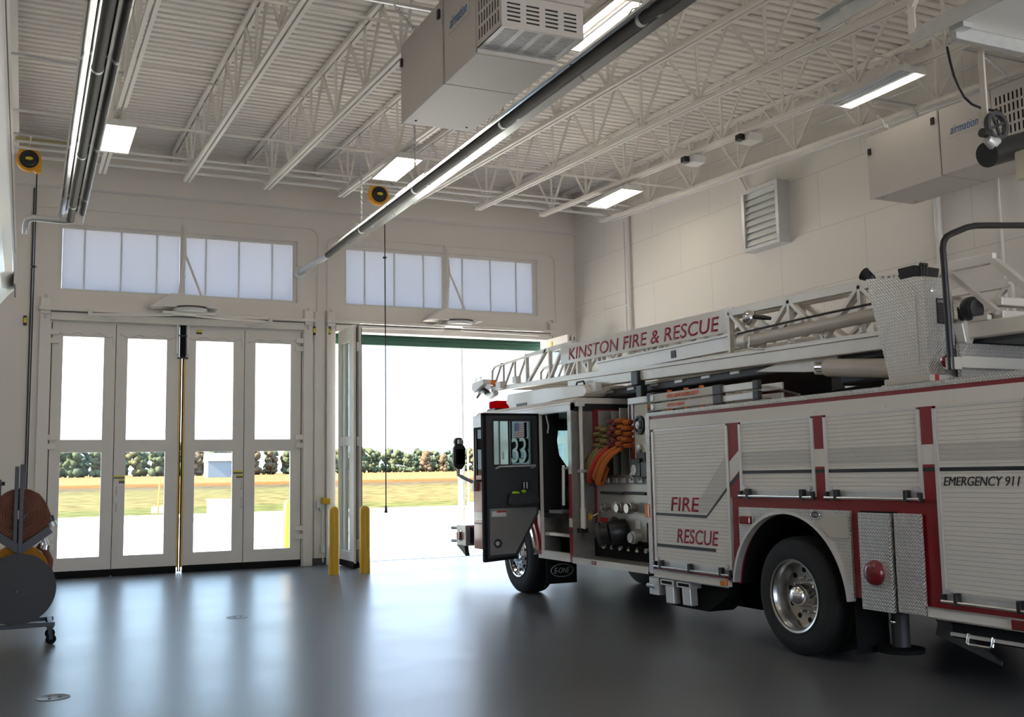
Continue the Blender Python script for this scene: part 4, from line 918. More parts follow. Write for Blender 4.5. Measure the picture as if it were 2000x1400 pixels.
# ------------------------------------------------------------------ raised overhead door at the rear right
od = thing('overhead_door', 'white sectional overhead door raised at the upper right corner', 'overhead door', (8.4, 5.45, 5.0))
MB().box(6.27, 10.55, 5.40, 5.46, 4.90, 5.05).build('edge_strut', M['galv'], od, bevel=0.004)
for k in range(4):
    y1 = 5.40 - k * 0.62
    MB().box(6.25, 10.57, y1 - 0.612, y1 - 0.004, 5.00, 5.05).build('door_section', M['lampwhite'], od, bevel=0.004)
MB().box(6.23, 6.33, 5.30, 5.43, 4.95, 4.99).build('roller_bracket', M['galv'], od)
tr = thing('door_track', 'grey steel track of the raised overhead door', 'track', (6.19, 4.0, 5.0))
MB().box(6.16, 6.17, -3.3, 5.75, 4.96, 5.08).box(6.17, 6.23, -3.3, 5.75, 5.07, 5.08).build('track_channel', M['galv'], tr)
for yy in (5.72, 2.5):
    MB().bar((6.165, yy, 5.05), (6.165, yy, zb(yy) + 0.02), 0.07, 0.012).build('track_hanger', M['joist'], tr)
MB().bar((6.165, 5.70, 5.25), (6.24, 5.10, zb(5.2)), 0.05, 0.012).build('sway_brace', M['joist'], tr)
tr2 = thing('door_track', 'grey steel track ending at the top edge left of the other track', 'track', (5.4, 4.0, 5.0))
MB().box(5.36, 5.37, -3.3, 5.85, 4.96, 5.08).box(5.30, 5.36, -3.3, 5.85, 5.07, 5.08).build('track_channel', M['galv'], tr2)
MB().bar((5.365, 5.60, 5.05), (5.365, 5.60, zb(5.6) + 0.02), 0.07, 0.012).build('track_hanger', M['joist'], tr2)
op = thing('door_opener', 'black chain driven door opener at the right edge', 'door opener', (7.0, 5.9, 4.5))
MB().bar((6.78, 5.62, 4.40), (6.78, 5.62, 5.05), 0.05, 0.02).build('opener_bracket', M['beige'], op)
MB().ring('y', (6.80, 4.33), 5.52, 5.56, 0.115, 0.085).build('chain_wheel', M['greysteel'], op)
for a in range(4):
    MB().bar((6.80, 5.54, 4.33), (6.80 + 0.09 * math.cos(a * PI / 2 + 0.4), 5.54, 4.33 + 0.09 * math.sin(a * PI / 2 + 0.4)), 0.02, 0.02, ref=(0, 1, 0)).build('wheel_spoke', M['greysteel'], op)
MB().tube([(6.66, 5.52, 4.20), (6.72, 5.52, 4.17), (6.78, 5.52, 4.20)], [0.035, 0.05, 0.03], 12).build('gear_case', M['galv'], op)
MB().tube([(6.62, 5.53, 4.25), (6.70, 5.53, 4.25)], 0.035, 12).build('clutch', M['blackplastic'], op)
MB().cyl((6.72, 5.58, 4.10), (7.35, 5.58, 4.30), 0.10, 20).build('motor', M['blackplastic'], op)
MB().plate('y', 5.40, 5.50, 6.93, 7.4, 3.90, 4.12).build('control_box', M['cream'], op)
for k in range(6):
    MB().box(6.95, 7.3, 5.395, 5.40, 3.93 + k * 0.03, 3.942 + k * 0.03).build('vent_slot', M['blackplastic'], op)
cable = MB().tube([(9.30, 8.15, 6.40), (9.335, 8.15, 6.22), (9.38, 8.15, 6.06), (9.44, 8.15, 5.94), (9.52, 8.15, 5.84), (9.62, 8.14, 5.77), (9.76, 8.12, 5.73), (9.98, 8.05, 5.70)], 0.014, 8).build('power_cable', M['blackplastic'])
tag(cable, 'loose black cable drooping to the right air cleaner', 'cable')

# ================================================================== outside
struct(MB().box(-160, 260, 20.65, 43.5, -0.3, -0.012).build('apron', M['concrete'], origin=(0, 0, 0)), 'pale sunlit concrete apron outside the doors')
struct(MB().box(-160, 260, 43.5, 49.5, -0.3, -0.010).build('road_strip', M['asphalt'], origin=(0, 0, 0)), 'grey asphalt strip beyond the apron')
struct(MB().box(-160, 260, 49.5, 54.5, -0.3, 0.01).build('far_kerb', M['concrete'], origin=(0, 0, 0)), 'pale concrete strip before the grass')
def gz(y): return 0.0 if y < 54 else (y - 54) * 0.0082
fm = MB(); ys = [54, 60, 70, 85, 110, 150, 220, 330, 480, 700]; xs = [-300 + 90 * i for i in range(12)]
g = [(x, y, gz(y)) for y in ys for x in xs]
fm.add(g, [(j * 12 + i, j * 12 + i + 1, (j + 1) * 12 + i + 1, (j + 1) * 12 + i) for j in range(len(ys) - 1) for i in range(11)])
struct(fm.build('field', M['field'], origin=(0, 0, 0)), 'dry autumn field with a strip of green grass')
struct(MB().box(XL_, XR_, -30, YB - 0.3, -0.3, -0.012).build('rear_apron', M['concrete'], origin=(0, 0, 0)))
# tree line
def make_tree(seed, m):
    rnd = random.Random(seed)
    t = thing('tree', '', 'tree', (0, 0, 0), 'trees of the far tree line')
    MB().tube([(0, 0, -1), (0.1, 0, 4), (0.2, 0.1, 8)], [0.35, 0.25, 0.12], 7).build('trunk', M['trunk'], t)
    cr = MB()
    for k in range(26):
        bmv = bmesh.new(); bmesh.ops.create_icosphere(bmv, subdivisions=2, radius=1.0)
        r = rnd.uniform(0.9, 1.7); hz = rnd.uniform(0.6, 12.0); sp = 2.7 if hz < 8 else 1.7
        c = (rnd.uniform(-sp, sp), rnd.uniform(-2, 2), hz)
        vs = []
        for v in bmv.verts:
            q = 1 + rnd.uniform(-0.30, 0.30); vs.append((c[0] + v.co.x * r * q, c[1] + v.co.y * r * q, c[2] + v.co.z * r * q * 1.05))
        cr.add(vs, [tuple(v.index for v in f.verts) for f in bmv.faces]); bmv.free()
    cr.build('crown', m, t).data.set_sharp_from_angle(angle=3.1)
    return t
protos = [make_tree(3, M['leaf0']), make_tree(5, M['leaf1']), make_tree(8, M['leaf3']), make_tree(11, M['leaf2']), make_tree(14, M['leaf0'])]
TL = ['dull green tree in the far tree line beyond the field', 'olive tree in the far tree line beyond the field', 'dark green tree in the far tree line beyond the field',
      'rust coloured tree in the far tree line beyond the field', 'broad dull green tree in the far tree line beyond the field']
used = [False] * 5; rnd = random.Random(21)
for row, yy in ((0, 460), (1, 474), (2, 488)):
    for i in range(36):
        x = -6 + i * 8.0 + rnd.uniform(-0.5, 0.5) + row * 2.7; y = yy + rnd.uniform(-1.5, 1.5)
        k = rnd.choices((0, 1, 2, 3, 4), (4, 3, 3, 1.3, 3))[0]; s = rnd.uniform(0.75, 1.1) * (1.0 if x < 150 else 0.88)
        if not used[k]: o = protos[k]; used[k] = True; o.location = (x, y, gz(y))
        else: o = dup(protos[k], (x, y, gz(y)))
        o['label'] = TL[k]; o['group'] = 'trees of the far tree line: ' + TL[k].split(' tree')[0]; o.scale = (s, s, s); o.rotation_euler = (0, 0, rnd.uniform(0, 6))
for k in range(5):
    if not used[k]:
        for c in list(protos[k].children): bpy.data.objects.remove(c)
        bpy.data.objects.remove(protos[k])
# far shed, marker stake, slab, pale box, poles
fs = thing('shed', 'long pale metal shed far off seen through the third door pane', 'shed', (54, 330, gz(330)))
MB().box(50.7, 57.6, 328, 336, gz(330), 7.2).build('shed_wall', M['shedwall'], fs)
MB().prism([(50.5, 7.2), (57.8, 7.2), (57.6, 9.7), (50.7, 9.7)], 'y', 327.6, 336.4).build('shed_roof', M['shedroof'], fs)
tag(MB().box(6.05, 6.9, 56.6, 57.4, 0.0, 0.35).build('utility_slab', M['concrete']), 'low pale concrete slab in the grass by the orange stake', 'slab')
tag(MB().cyl((6.25, 56.3, 0.0), (6.32, 56.3, 1.75), 0.045, 8).build('marker_stake', M['orangebright']), 'thin orange marker stake standing in the grass', 'stake')
pb = thing('pad_cabinet', 'pale utility cabinet on the apron seen through the third door pane', 'cabinet', (5.0, 30.3, 0))
MB().box(4.70, 5.28, 30.0, 30.5, 0.0, 1.10).build('cabinet_body', M['lampwhite'], pb, bevel=0.01)
MB().box(4.68, 5.30, 29.98, 30.52, 1.10, 1.15).build('cabinet_lid', M['lampwhite'], pb, bevel=0.01)
up_ = thing('utility_pole', 'weathered utility pole beside the fire engine mirror outside', 'pole', (14.0, 34.3, 0))
MB().tube([(13.98, 34.3, -0.1), (14.0, 34.3, 9.5)], [0.13, 0.11], 14).build('pole_shaft', M['pole'], up_)
MB().tube([(14.20, 34.2, 0.0), (14.22, 34.2, 8.5)], 0.03, 8).build('pole_conduit', M['lampwhite'], up_)
MB().box(14.12, 14.32, 34.0, 34.15, 0.05, 0.75).build('meter_box', M['lampwhite'], up_, bevel=0.01)
wp = MB().tube([(15.2, 34.5, -0.1), (15.2, 34.5, 9.0)], 0.10, 12).build('steel_post', M['lampwhite'])
tag(wp, 'pale steel post outside behind the ladder tip', 'post')
aw = thing('awning', 'dark green metal canopy over the open doorway outside', 'awning', (8.0, 21.0, 4.4))
MB().box(5.5, 10.6, 20.9, 21.0, 4.44, 4.68).build('fascia', M['awning'], aw, bevel=0.01)
MB().box(5.5, 10.6, 20.86, 20.9, 4.56, 4.60).build('fascia_rib', M['awning'], aw)
MB().box(5.5, 10.6, 20.65, 20.95, 4.68, 4.74).build('canopy_sheet', M['awning'], aw)
"""roof edge outside"""
struct(MB().box(XL_, XR_ + 0.3, 20.65, 20.95, 8.0, 8.3).build('trim_5', M['galv'], origin=(0, 0, 0)), 'roof edge gutter outside')
# ================================================================== the fire engine
XS, XF = 6.45, 8.95           # near and far side planes; it faces the open doorway (+y)
T = thing('fire_engine', 'white and red ladder fire engine parked facing the open doorway', 'fire engine', (7.7, 10.0, 0.0))
def part(mb, name, m, par=T, **k): return mb.build(name, m, par, **k)
SV = (0, -1, 0); UV = (0, 0, 1)
# ---- body with wheel arch
AC, AR = (7.82, 0.50), 0.80
poly = [(3.2, 0.60), (7.0, 0.60)] + [(AC[0] + math.cos(t) * AR, AC[1] + math.sin(t) * AR) for t in [0.12 * -0 + PI - PI * 0.0 - (PI) * i / 20 for i in range(20, -1, -1)]][0:0]
arcp = [(AC[0] - AR * math.cos(PI * i / 22 * 0.94 + 0.03 * PI), AC[1] + AR * math.sin(PI * i / 22 * 0.94 + 0.03 * PI)) for i in range(23)]
poly = [(3.2, 0.60)] + [(arcp[0][0], 0.60)] + arcp + [(arcp[-1][0], 0.60), (10.15, 0.60), (10.15, 2.36), (3.2, 2.36)]
def wellpoly(x0, x1): return MB().prism(poly, 'x', x0, x1)
body = part(wellpoly(XS + 0.02, XS + 0.06), 'body_side', M['red'])
part(wellpoly(XF - 0.06, XF - 0.02), 'body_side', M['red'])
part(MB().plate('z', 2.30, 2.345, XS + 0.06, XF - 0.06, 3.2, 10.13), 'body_deck', M['diamondtop'])
part(MB().box(XS + 0.06, XF - 0.06, 10.10, 10.15, 0.62, 2.34), 'body_front_wall', M['white'])
part(MB().box(XS + 0.02, XF - 0.02, 3.15, 3.2, 0.60, 2.36), 'body_rear_wall', M['diamond'])
part(MB().box(XS + 0.30, XF - 0.30, 3.3, 15.2, 0.62, 0.86), 'chassis_frame', M['black'])
part(MB().box(XS + 0.50, XF - 0.50, 8.9, 10.1, 0.25, 0.62), 'tank', M['black'], bevel=0.03)
ww = MB()
k = len(arcp); ww.add([(XS + 0.06, a, b) for a, b in arcp] + [(XS + 0.80, a, b) for a, b in arcp], [(i, i + 1, i + 1 + k, i + k) for i in range(k - 1)])
part(ww, 'wheel_well', M['black'])
part(MB().box(XS + 0.80, XS + 0.82, 6.9, 8.7, 0.62, 1.35), 'wheel_well_back', M['black'])
# ---- upper rails and stripes
part(MB().box(XS - 0.012, XS + 0.10, 3.2, 10.16, 2.322, 2.364), 'top_rail', M['diamond'])
part(MB().box(XS + 0.0, XS + 0.02, 3.2, 10.13, 2.286, 2.322), 'side_stripe', M['red'], label='thin red stripe under the top rail')
part(MB().box(XS - 0.006, XS + 0.02, 3.2, 10.13, 2.170, 2.286), 'upper_band', M['white'])
part(MB().box(XS - 0.014, XS + 0.10, 10.12, 10.20, 0.56, 2.345), 'corner_trim', M['diamond'])
for yy in (9.6, 8.5, 7.35, 6.5, 5.8):
    part(MB().cyl((XS - 0.009, yy, 2.20), (XS - 0.005, yy, 2.20), 0.008, 8), 'rivet', M['galv'])
# ---- roll-up doors
def shutter(y0, y1, z0, z1, posts=True, bar_z=None, brackets=2):
    """y0 < y1; y1 is the end towards the cab"""
    sh = MB(); n = max(3, round((z1 - z0) / 0.0365)); h = (z1 - z0) / n
    prof = []
    for i in range(n):
        z = z0 + i * h
        prof += [(XS + 0.001, z), (XS - 0.004, z + h * 0.07), (XS - 0.004, z + h * 0.95), (XS + 0.001, z + h * 0.99)]
    prof.append((XS + 0.010, z1)); k = len(prof)
    sh.add([(x, y0, z) for x, z in prof] + [(x, y1, z) for x, z in prof], [(i, i + 1, i + 1 + k, i + k) for i in range(k - 1)])
    s = sh.build('roll_up_door', M['shutter'], T)
    s['slat'] = h; s['foot'] = z0
    for a, b in ((y0 - 0.035, y0), (y1, y1 + 0.035)):
        MB().box(XS - 0.016, XS + 0.02, a, b, z0 - 0.06, z1).build('side_channel', M['alubrush'], s)
    MB().box(XS - 0.008, XS + 0.02, y0, y1, z1, z1 + 0.022).build('drip_rail', M['alubrush'], s)
    # lift bar on black brackets over a dark slot
    zb_ = z0
    MB().box(XS - 0.012, XS + 0.012, y0, y1, zb_ - 0.012, zb_ + 0.012).build('bottom_rail', M['alubrush'], s)
    MB().box(XS - 0.006, XS + 0.02, y0, y1, zb_ - 0.062, zb_ - 0.012).build('latch_slot', M['galv'], s)
    MB().cyl((XS - 0.045, y0 - 0.02, zb_ - 0.062), (XS - 0.045, y1 + 0.02, zb_ - 0.062), 0.014, 12).build('lift_bar', M['alu'], s)
    for i in range(brackets):
        yy = y1 - 0.12 - (y1 - y0 - 0.24) * i / (brackets - 1)
        MB().box(XS - 0.062, XS - 0.006, yy - 0.018, yy + 0.018, zb_ - 0.085, zb_ + 0.008).build('lift_bracket', M['blackplastic'], s, bevel=0.006)
    for yy in (y0 - 0.012, y1 + 0.012):
        MB().box(XS - 0.05, XS - 0.01, yy - 0.015, yy + 0.015, zb_ - 0.085, zb_ - 0.01).build('end_block', M['blackplastic'], s, bevel=0.005)
        MB().cyl((XS - 0.035, yy + (0.05 if yy < y1 else -0.05), zb_ + 0.015), (XS - 0.005, yy + (0.05 if yy < y1 else -0.05), zb_ + 0.015), 0.022, 12).build('stop_button', M['galv'], s)
    return s
s1 = shutter(8.70, 10.04, 0.715, 2.145, brackets=3)
s2 = shutter(7.43, 8.45, 1.505, 2.150)
s3 = shutter(6.185, 7.225, 1.505, 2.150)
s4 = shutter(5.19, 5.985, 0.735, 2.150)
s5 = shutter(3.4, 5.08, 0.735, 2.150)
def slat_tape(s, span, z0, z1):
    """silver tape laid on the slats one by one, so the joints stay open"""
    h, f = s['slat'], s['foot']; tp = MB(); i = 0
    while f + i * h < z1:
        a, b = max(z0, f + (i + 0.08) * h), min(z1, f + (i + 0.94) * h); i += 1
        if b - a < 0.004: continue
        (p, q), (r, t) = span(a), span(b)
        tp.add([(XS - 0.0046, p, a), (XS - 0.0046, q, a), (XS - 0.0046, t, b), (XS - 0.0046, r, b), (XS - 0.0036, p, a), (XS - 0.0036, q, a), (XS - 0.0036, t, b), (XS - 0.0036, r, b)],
               [(0, 1, 2, 3), (7, 6, 5, 4), (0, 4, 5, 1), (1, 5, 6, 2), (2, 6, 7, 3), (3, 7, 4, 0)])
    tp.build('reflective_tape', M['shuttergrey'], s)
for s, a, b in ((s2, 7.43, 8.45), (s3, 6.185, 7.225), (s4, 5.19, 5.985)):
    slat_tape(s, lambda z: (a + 0.004, b - 0.004), 1.735, 1.875)
    MB().box(XS - 0.0075, XS - 0.004, a + 0.004, b - 0.004, 1.660, 1.690).build('pinstripe', M['blackstripe'], s, label='black pinstripe')
# silver tape and black line folding down the front door
slat_tape(s1, lambda z: (8.705 + max(0.0, 1.56 - z) * 1.08, 8.706 + max(0.0, 1.86 - z) * 1.06), 1.27, 1.85)
MB().prism([(8.705, 1.535), (8.705, 1.500), (9.085, 1.205), (10.035, 1.212), (10.035, 1.240), (9.075, 1.236)], 'x', XS - 0.0075, XS - 0.004).build('pinstripe', M['blackstripe'], s1, label='black pinstripe bent down the door')
MB().box(XS - 0.0075, XS - 0.004, 8.94, 10.035, 0.868, 0.900).build('pinstripe', M['blackstripe'], s1, label='lower black pinstripe')
text('FIRE', (XS - 0.0045, 9.735, 1.268), SV, UV, 0.53, 0.148, M['redtext'], 'lettering', s1, shear=0.17, bold=0.004, label='red FIRE lettering')
text('RESCUE', (XS - 0.0045, 9.64, 0.928), SV, UV, 0.755, 0.150, M['redtext'], 'lettering', s1, shear=0.17, bold=0.004, label='red RESCUE lettering')
text('EMERGENCY 911', (XS - 0.0045, 5.952, 1.548), SV, UV, 0.690, 0.070, M['blackstripe'], 'lettering', s4, shear=0.25, bold=0.0, label='black EMERGENCY 911 lettering')
# ---- red posts between the doors, with the white and black bands
for a, b in ((8.485, 8.66), (7.26, 7.395), (6.02, 6.15), (5.115, 5.155)):
    p = part(MB().box(XS - 0.004, XS + 0.02, a, b, 1.43, 2.170), 'door_post', M['red'])
    if a > 8: MB().prism([(b, 1.78), (b, 1.575), (a, 1.70), (a, 1.90)], 'x', XS - 0.006, XS - 0.004).build('reflective_tape', M['white'], p)
    else: MB().box(XS - 0.006, XS - 0.004, a, b, 1.715, 1.872).build('reflective_tape', M['white'], p)
    if a > 8: MB().prism([(b, 1.57), (b, 1.53), (a, 1.64), (a, 1.68)], 'x', XS - 0.0065, XS - 0.004).build('pinstripe', M['blackstripe'], p)
    else: MB().box(XS - 0.0065, XS - 0.004, a, b, 1.660, 1.690).build('pinstripe', M['blackstripe'], p)
# ---- wheel arch panel in tread plate
ap = [(8.535, 0.62)] + [(AC[0] - 0.82 * math.cos(t), AC[1] + 0.82 * math.sin(t)) for t in []]
out = [(8.535, 1.332), (6.99, 1.332), (6.99, 0.60)]
inn = [(AC[0] - 0.805 * math.cos(t), AC[1] + 0.805 * math.sin(t)) for t in [0.1 + (PI - 0.2) * i / 24 for i in range(25)]]
inn = [q for q in inn if 6.995 < q[0] < 8.53]
panel = [(8.535, inn[-1][1] if inn[-1][0] > 8 else 0.9)]
left = max(inn, key=lambda q: q[0]); right = min(inn, key=lambda q: q[0])
inn_s = sorted(inn, key=lambda q: q[0])
poly2 = [(8.535, inn_s[-1][1])] + [(8.535, 1.332), (6.99, 1.332), (6.99, inn_s[0][1])] + inn_s
part(MB().prism(poly2, 'x', XS - 0.008, XS + 0.02), 'arch_panel', M['diamond'])
part(MB().ring('x', AC, XS - 0.045, XS + 0.03, 0.815, 0.785, 0.12, PI - 0.08, 40), 'arch_trim', M['alubrush'])
fl = part(MB().prism([(7.285, 1.30), (7.01, 1.30), (7.01, 1.095), (7.24, 1.095), (7.36, 1.19), (7.36, 1.23)], 'x', XS - 0.02, XS - 0.008), 'fuel_door', M['beige'], bevel=0.004)
em = part(MB().prism([(7.42 + 0.062 * math.cos(2 * PI * i / 28), 1.287 + 0.034 * math.sin(2 * PI * i / 28)) for i in range(28)], 'x', XS - 0.014, XS - 0.008), 'oval_emblem', M['greysteel'], bevel=0.003)
MB().tube([(XS - 0.014, 7.42 + 0.058 * math.cos(2 * PI * i / 28), 1.287 + 0.031 * math.sin(2 * PI * i / 28)) for i in range(28)], 0.004, 6, closed=True).build('emblem_ring', M['chrome'], em)
text('E-ONE', (XS - 0.0145, 7.46, 1.275), SV, UV, 0.08, 0.024, M['galv'], 'lettering', em, shear=0.2, thick=0.001)
mk = part(MB().box(XS - 0.018, XS - 0.008, 8.31, 8.51, 1.155, 1.262), 'marker_light', M['chrome'], bevel=0.02, label='red marker light in a chrome bezel')
MB().box(XS - 0.05, XS - 0.016, 8.33, 8.49, 1.170, 1.248).build('lens', M['redlens'], mk, bevel=0.015)
# ---- jack doors and jack
jd = part(MB().box(XS - 0.055, XS + 0.0, 6.50, 6.845, 0.525, 1.322), 'jack_panel', M['diamond'], bevel=0.005)
MB().lathe([(0, 0.105), (0.02, 0.105), (0.045, 0.088), (0.058, 0.05), (0.06, 0.001)], (XS - 0.055, 6.675, 0.835), 'x', 28, -1).build('round_lamp', M['redlens'], jd, label='round red warning lamp')
for yy in (6.575, 6.775):
    for zz in (0.70, 0.985): MB().cyl((XS - 0.060, yy, zz), (XS - 0.054, yy, zz), 0.010, 8).build('panel_screw', M['galv'], jd)
part(MB().box(XS - 0.035, XS + 0.0, 6.185, 6.465, 0.535, 1.326), 'jack_panel', M['diamond'], bevel=0.005)
part(MB().box(XS - 0.006, XS + 0.018, 6.465, 6.86, 0.52, 1.335), 'panel_gap', M['black'])
JXX, JYY = 6.78, 6.82
jk = part(MB().cyl((JXX, JYY, 0.17), (JXX, JYY, 0.70), 0.075, 18), 'jack', M['greysteel'])
MB().lathe([(0, 0.001), (0, 0.19), (0.035, 0.19), (0.045, 0.10), (0.05, 0.001)], (JXX, JYY, 0.145), 'z', 28).build('jack_foot', M['black'], jk)
MB().ball((JXX - 0.08, JYY, 0.40), 0.03).build('jack_fitting', M['chrome'], jk)
part(MB().prism([(6.28, 0.52), (5.72, 0.24), (5.72, 0.21), (6.33, 0.36)], 'x', 6.66, 6.68), 'jack_brace', M['greysteel'])
# ---- rub rails and lower lights
for a, b in ((8.72, 10.10), (3.2, 6.175)):
    r = part(MB().box(XS - 0.022, XS + 0.02, a, b, 0.535, 0.608), 'rub_rail', M['white'], bevel=0.004)
    for zz in (0.532, 0.610): MB().box(XS - 0.034, XS - 0.018, a - 0.01, b + 0.01, zz - 0.006, zz + 0.006).build('rail_lip', M['alu'], r)
part(MB().box(XS - 0.006, XS + 0.02, 8.66, 10.10, 0.615, 0.660), 'sill_band', M['red'])
am = part(MB().box(XS - 0.050, XS - 0.02, 8.735, 8.835, 0.545, 0.600), 'marker_light', M['amberlens'], bevel=0.008, label='amber marker light')
part(MB().box(XS - 0.055, XS - 0.02, 5.20, 5.385, 0.535, 0.608), 'marker_light', M['redlens'], bevel=0.008, label='red marker light near the rear')
part(MB().box(XS + 0.02, XS + 0.5, 4.2, 5.98, 0.40, 0.52), 'slide_tray', M['black'])
part(MB().box(XS - 0.005, XS + 0.02, 4.6, 5.98, 0.415, 0.44), 'tray_lip', M['alubrush'])
part(MB().tube([(XS - 0.01, 5.80, 0.45), (XS - 0.03, 5.80, 0.385), (XS - 0.03, 5.78, 0.375), (XS - 0.03, 5.60, 0.375), (XS - 0.03, 5.58, 0.385), (XS - 0.01, 5.58, 0.45)], 0.012, 8), 'pull_handle', M['alu'])
# ---- wheel chocks and brackets under the body
for yc, zc in ((9.85, 0.26), (9.53, 0.27)):
    h = part(MB().box(XS - 0.02, XS + 0.12, yc - 0.13, yc + 0.13, 0.455, 0.515), 'chock_holder', M['alubrush'])
    MB().box(XS - 0.024, XS - 0.018, yc - 0.10, yc + 0.10, 0.470, 0.502).build('holder_slot', M['black'], h)
    MB().prism([(yc + 0.07, 0.455), (yc - 0.085, 0.455), (yc - 0.095, zc), (yc + 0.055, zc)], 'x', XS + 0.0, XS + 0.10).build('wheel_chock', M['alubrush'], h, bevel=0.01)
ds = part(MB().box(XS - 0.01, XS + 0.22, 10.02, 10.22, 0.33, 0.52), 'drain_step', M['diamond'])
MB().cyl((XS - 0.03, 10.22, 0.43), (XS - 0.03, 10.06, 0.43), 0.025, 12).build('drain_valve', M['galv'], ds)
part(MB().prism([(8.9, 0.60), (10.0, 0.60), (10.0, 0.22), (9.3, 0.22), (8.95, 0.42)], 'x', XS + 0.13, XS + 0.45), 'under_box', M['black'])
# ---- wheels
def wheel(x, y, R, w_, rimr, dish, front):
    t = MB(); sgn = 1
    prof = [(0.03, rimr * 0.98), (0.0, rimr * 1.03), (-0.012, rimr + (R - rimr) * 0.45), (0.005, R * 0.93), (0.03, R * 0.985), (0.06, R), (w_ - 0.06, R), (w_ - 0.03, R * 0.985), (w_, R * 0.92), (w_, rimr)]
    t.lathe(prof, (x, y, R), 'x', 56)
    wh = part(t, 'tyre', M['tyre'])
    for k in range(4):
        MB().ring('x', (y, R), x + 0.075 + k * (w_ - 0.15) / 3.6, x + 0.075 + k * (w_ - 0.15) / 3.6 + 0.022, R + 0.004, R - 0.01, n=56).build('tread_rib', M['tyre'], wh)
    rim = MB()
    if dish:
        rim.lathe([(-0.006, rimr * 0.97), (-0.012, rimr * 1.03), (0.004, rimr * 1.02), (0.004, rimr * 0.95), (0.03, rimr * 0.90), (0.06, rimr * 0.87), (0.14, rimr * 0.83), (0.15, rimr * 0.60), (0.155, rimr * 0.45), (0.15, 0.001)], (x, y, R), 'x', 48)
    else:
        rim.lathe([(-0.008, rimr * 0.97), (-0.014, rimr * 1.03), (0.004, rimr * 1.02), (0.006, rimr * 0.93), (0.05, rimr * 0.86), (0.03, rimr * 0.70), (0.0, rimr * 0.5), (0.0, 0.001)], (x, y, R), 'x', 48)
    rim.build('wheel_rim', M['chrome' if front else 'rim'], wh)
    d0 = 0.148 if dish else 0.02
    for k in range(10):
        a = 2 * PI * k / 10 + 0.2
        MB().cyl((x + d0 - 0.002, y + rimr * 0.70 * math.cos(a), R + rimr * 0.70 * math.sin(a)), (x + d0 - 0.006, y + rimr * 0.70 * math.cos(a), R + rimr * 0.70 * math.sin(a)), rimr * 0.075, 12).build('hand_hole', M['black'], wh)
    for k in range(10):
        a = 2 * PI * k / 10
        MB().cyl((x + d0 + 0.0, y + rimr * 0.48 * math.cos(a), R + rimr * 0.48 * math.sin(a)), (x + d0 - 0.035, y + rimr * 0.48 * math.cos(a), R + rimr * 0.48 * math.sin(a)), 0.014, 8).build('lug_nut', M['chrome'], wh)
    hb = MB()
    if dish: hb.lathe([(0.15, 0.115), (0.10, 0.108), (0.05, 0.10), (0.01, 0.085), (-0.012, 0.055), (-0.02, 0.001)], (x, y, R), 'x', 28)
    else: hb.lathe([(0.02, 0.10), (-0.03, 0.095), (-0.05, 0.07), (-0.055, 0.001)], (x, y, R), 'x', 28)
    hb.build('hub_cap', M['chrome'], wh)
    return wh
wheel(XS + 0.03, 7.80, 0.535, 0.28, 0.325, True, False)
wheel(XS + 0.34, 7.80, 0.535, 0.26, 0.325, True, False)
wheel(XS + 0.06, 13.83, 0.535, 0.36, 0.30, False, True)
for yy in (7.80, 13.83):
    t = MB(); t.lathe([(0, 0.30), (0, 0.40), (0.03, 0.52), (0.06, 0.535), (0.30, 0.535), (0.33, 0.52), (0.36, 0.40), (0.36, 0.0)], (XF - 0.42, yy, 0.535), 'x', 40)
    part(t, 'tyre', M['tyre'])
    part(MB().cyl((XS + 0.4, yy, 0.535), (XF - 0.3, yy, 0.535), 0.11, 14), 'axle', M['black'])
part(MB().box(XS + 0.04, XS + 0.40, 7.02, 7.035, 0.12, 0.62), 'mud_flap', M['black'])
mf = part(MB().box(6.495, 6.96, 12.90, 12.915, 0.20, 0.56), 'mud_flap', M['black'], label='black front mud flap with an oval logo')
ov = [(6.73 + 0.17 * math.cos(2 * PI * i / 32), 12.895, 0.375 + 0.085 * math.sin(2 * PI * i / 32)) for i in range(32)]
MB().tube(ov, 0.006, 6, closed=True).build('logo_ring', M['galv'], mf)
text('E-ONE', (6.61, 12.899, 0.338), (1, 0, 0), UV, 0.24, 0.075, M['galv'], 'lettering', mf, shear=0.2, bold=0.0)
# ---- pump bay
PX = 6.78
part(MB().box(PX, XF - 0.3, 10.2, 12.0, 0.66, 1.62), 'pump_house', M['stainless'])
pp = part(MB().box(PX - 0.012, PX, 10.2, 11.99, 0.66, 1.66), 'pump_panel', M['stainless'])
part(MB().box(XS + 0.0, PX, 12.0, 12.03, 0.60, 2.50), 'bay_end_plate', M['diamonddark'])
part(MB().box(PX - 0.02, PX + 0.005, 11.94, 11.995, 0.68, 1.66), 'panel_edge', M['red'])
rb = part(MB().box(XS, PX, 10.22, 12.03, 0.575, 0.625), 'running_board', M['diamondtop'])
MB().box(XS - 0.015, XS + 0.0, 10.25, 12.03, 0.545, 0.625).build('board_lip', M['white'], rb)
MB().box(XS - 0.028, XS - 0.014, 11.42, 11.52, 0.565, 0.61).build('marker_light', M['redlens'], rb, bevel=0.006)
part(MB().box(XS - 0.03, XS - 0.008, 10.17, 10.245, 1.18, 1.33), 'marker_light', M['amberlens'], bevel=0.01, label='amber side light at the body corner')
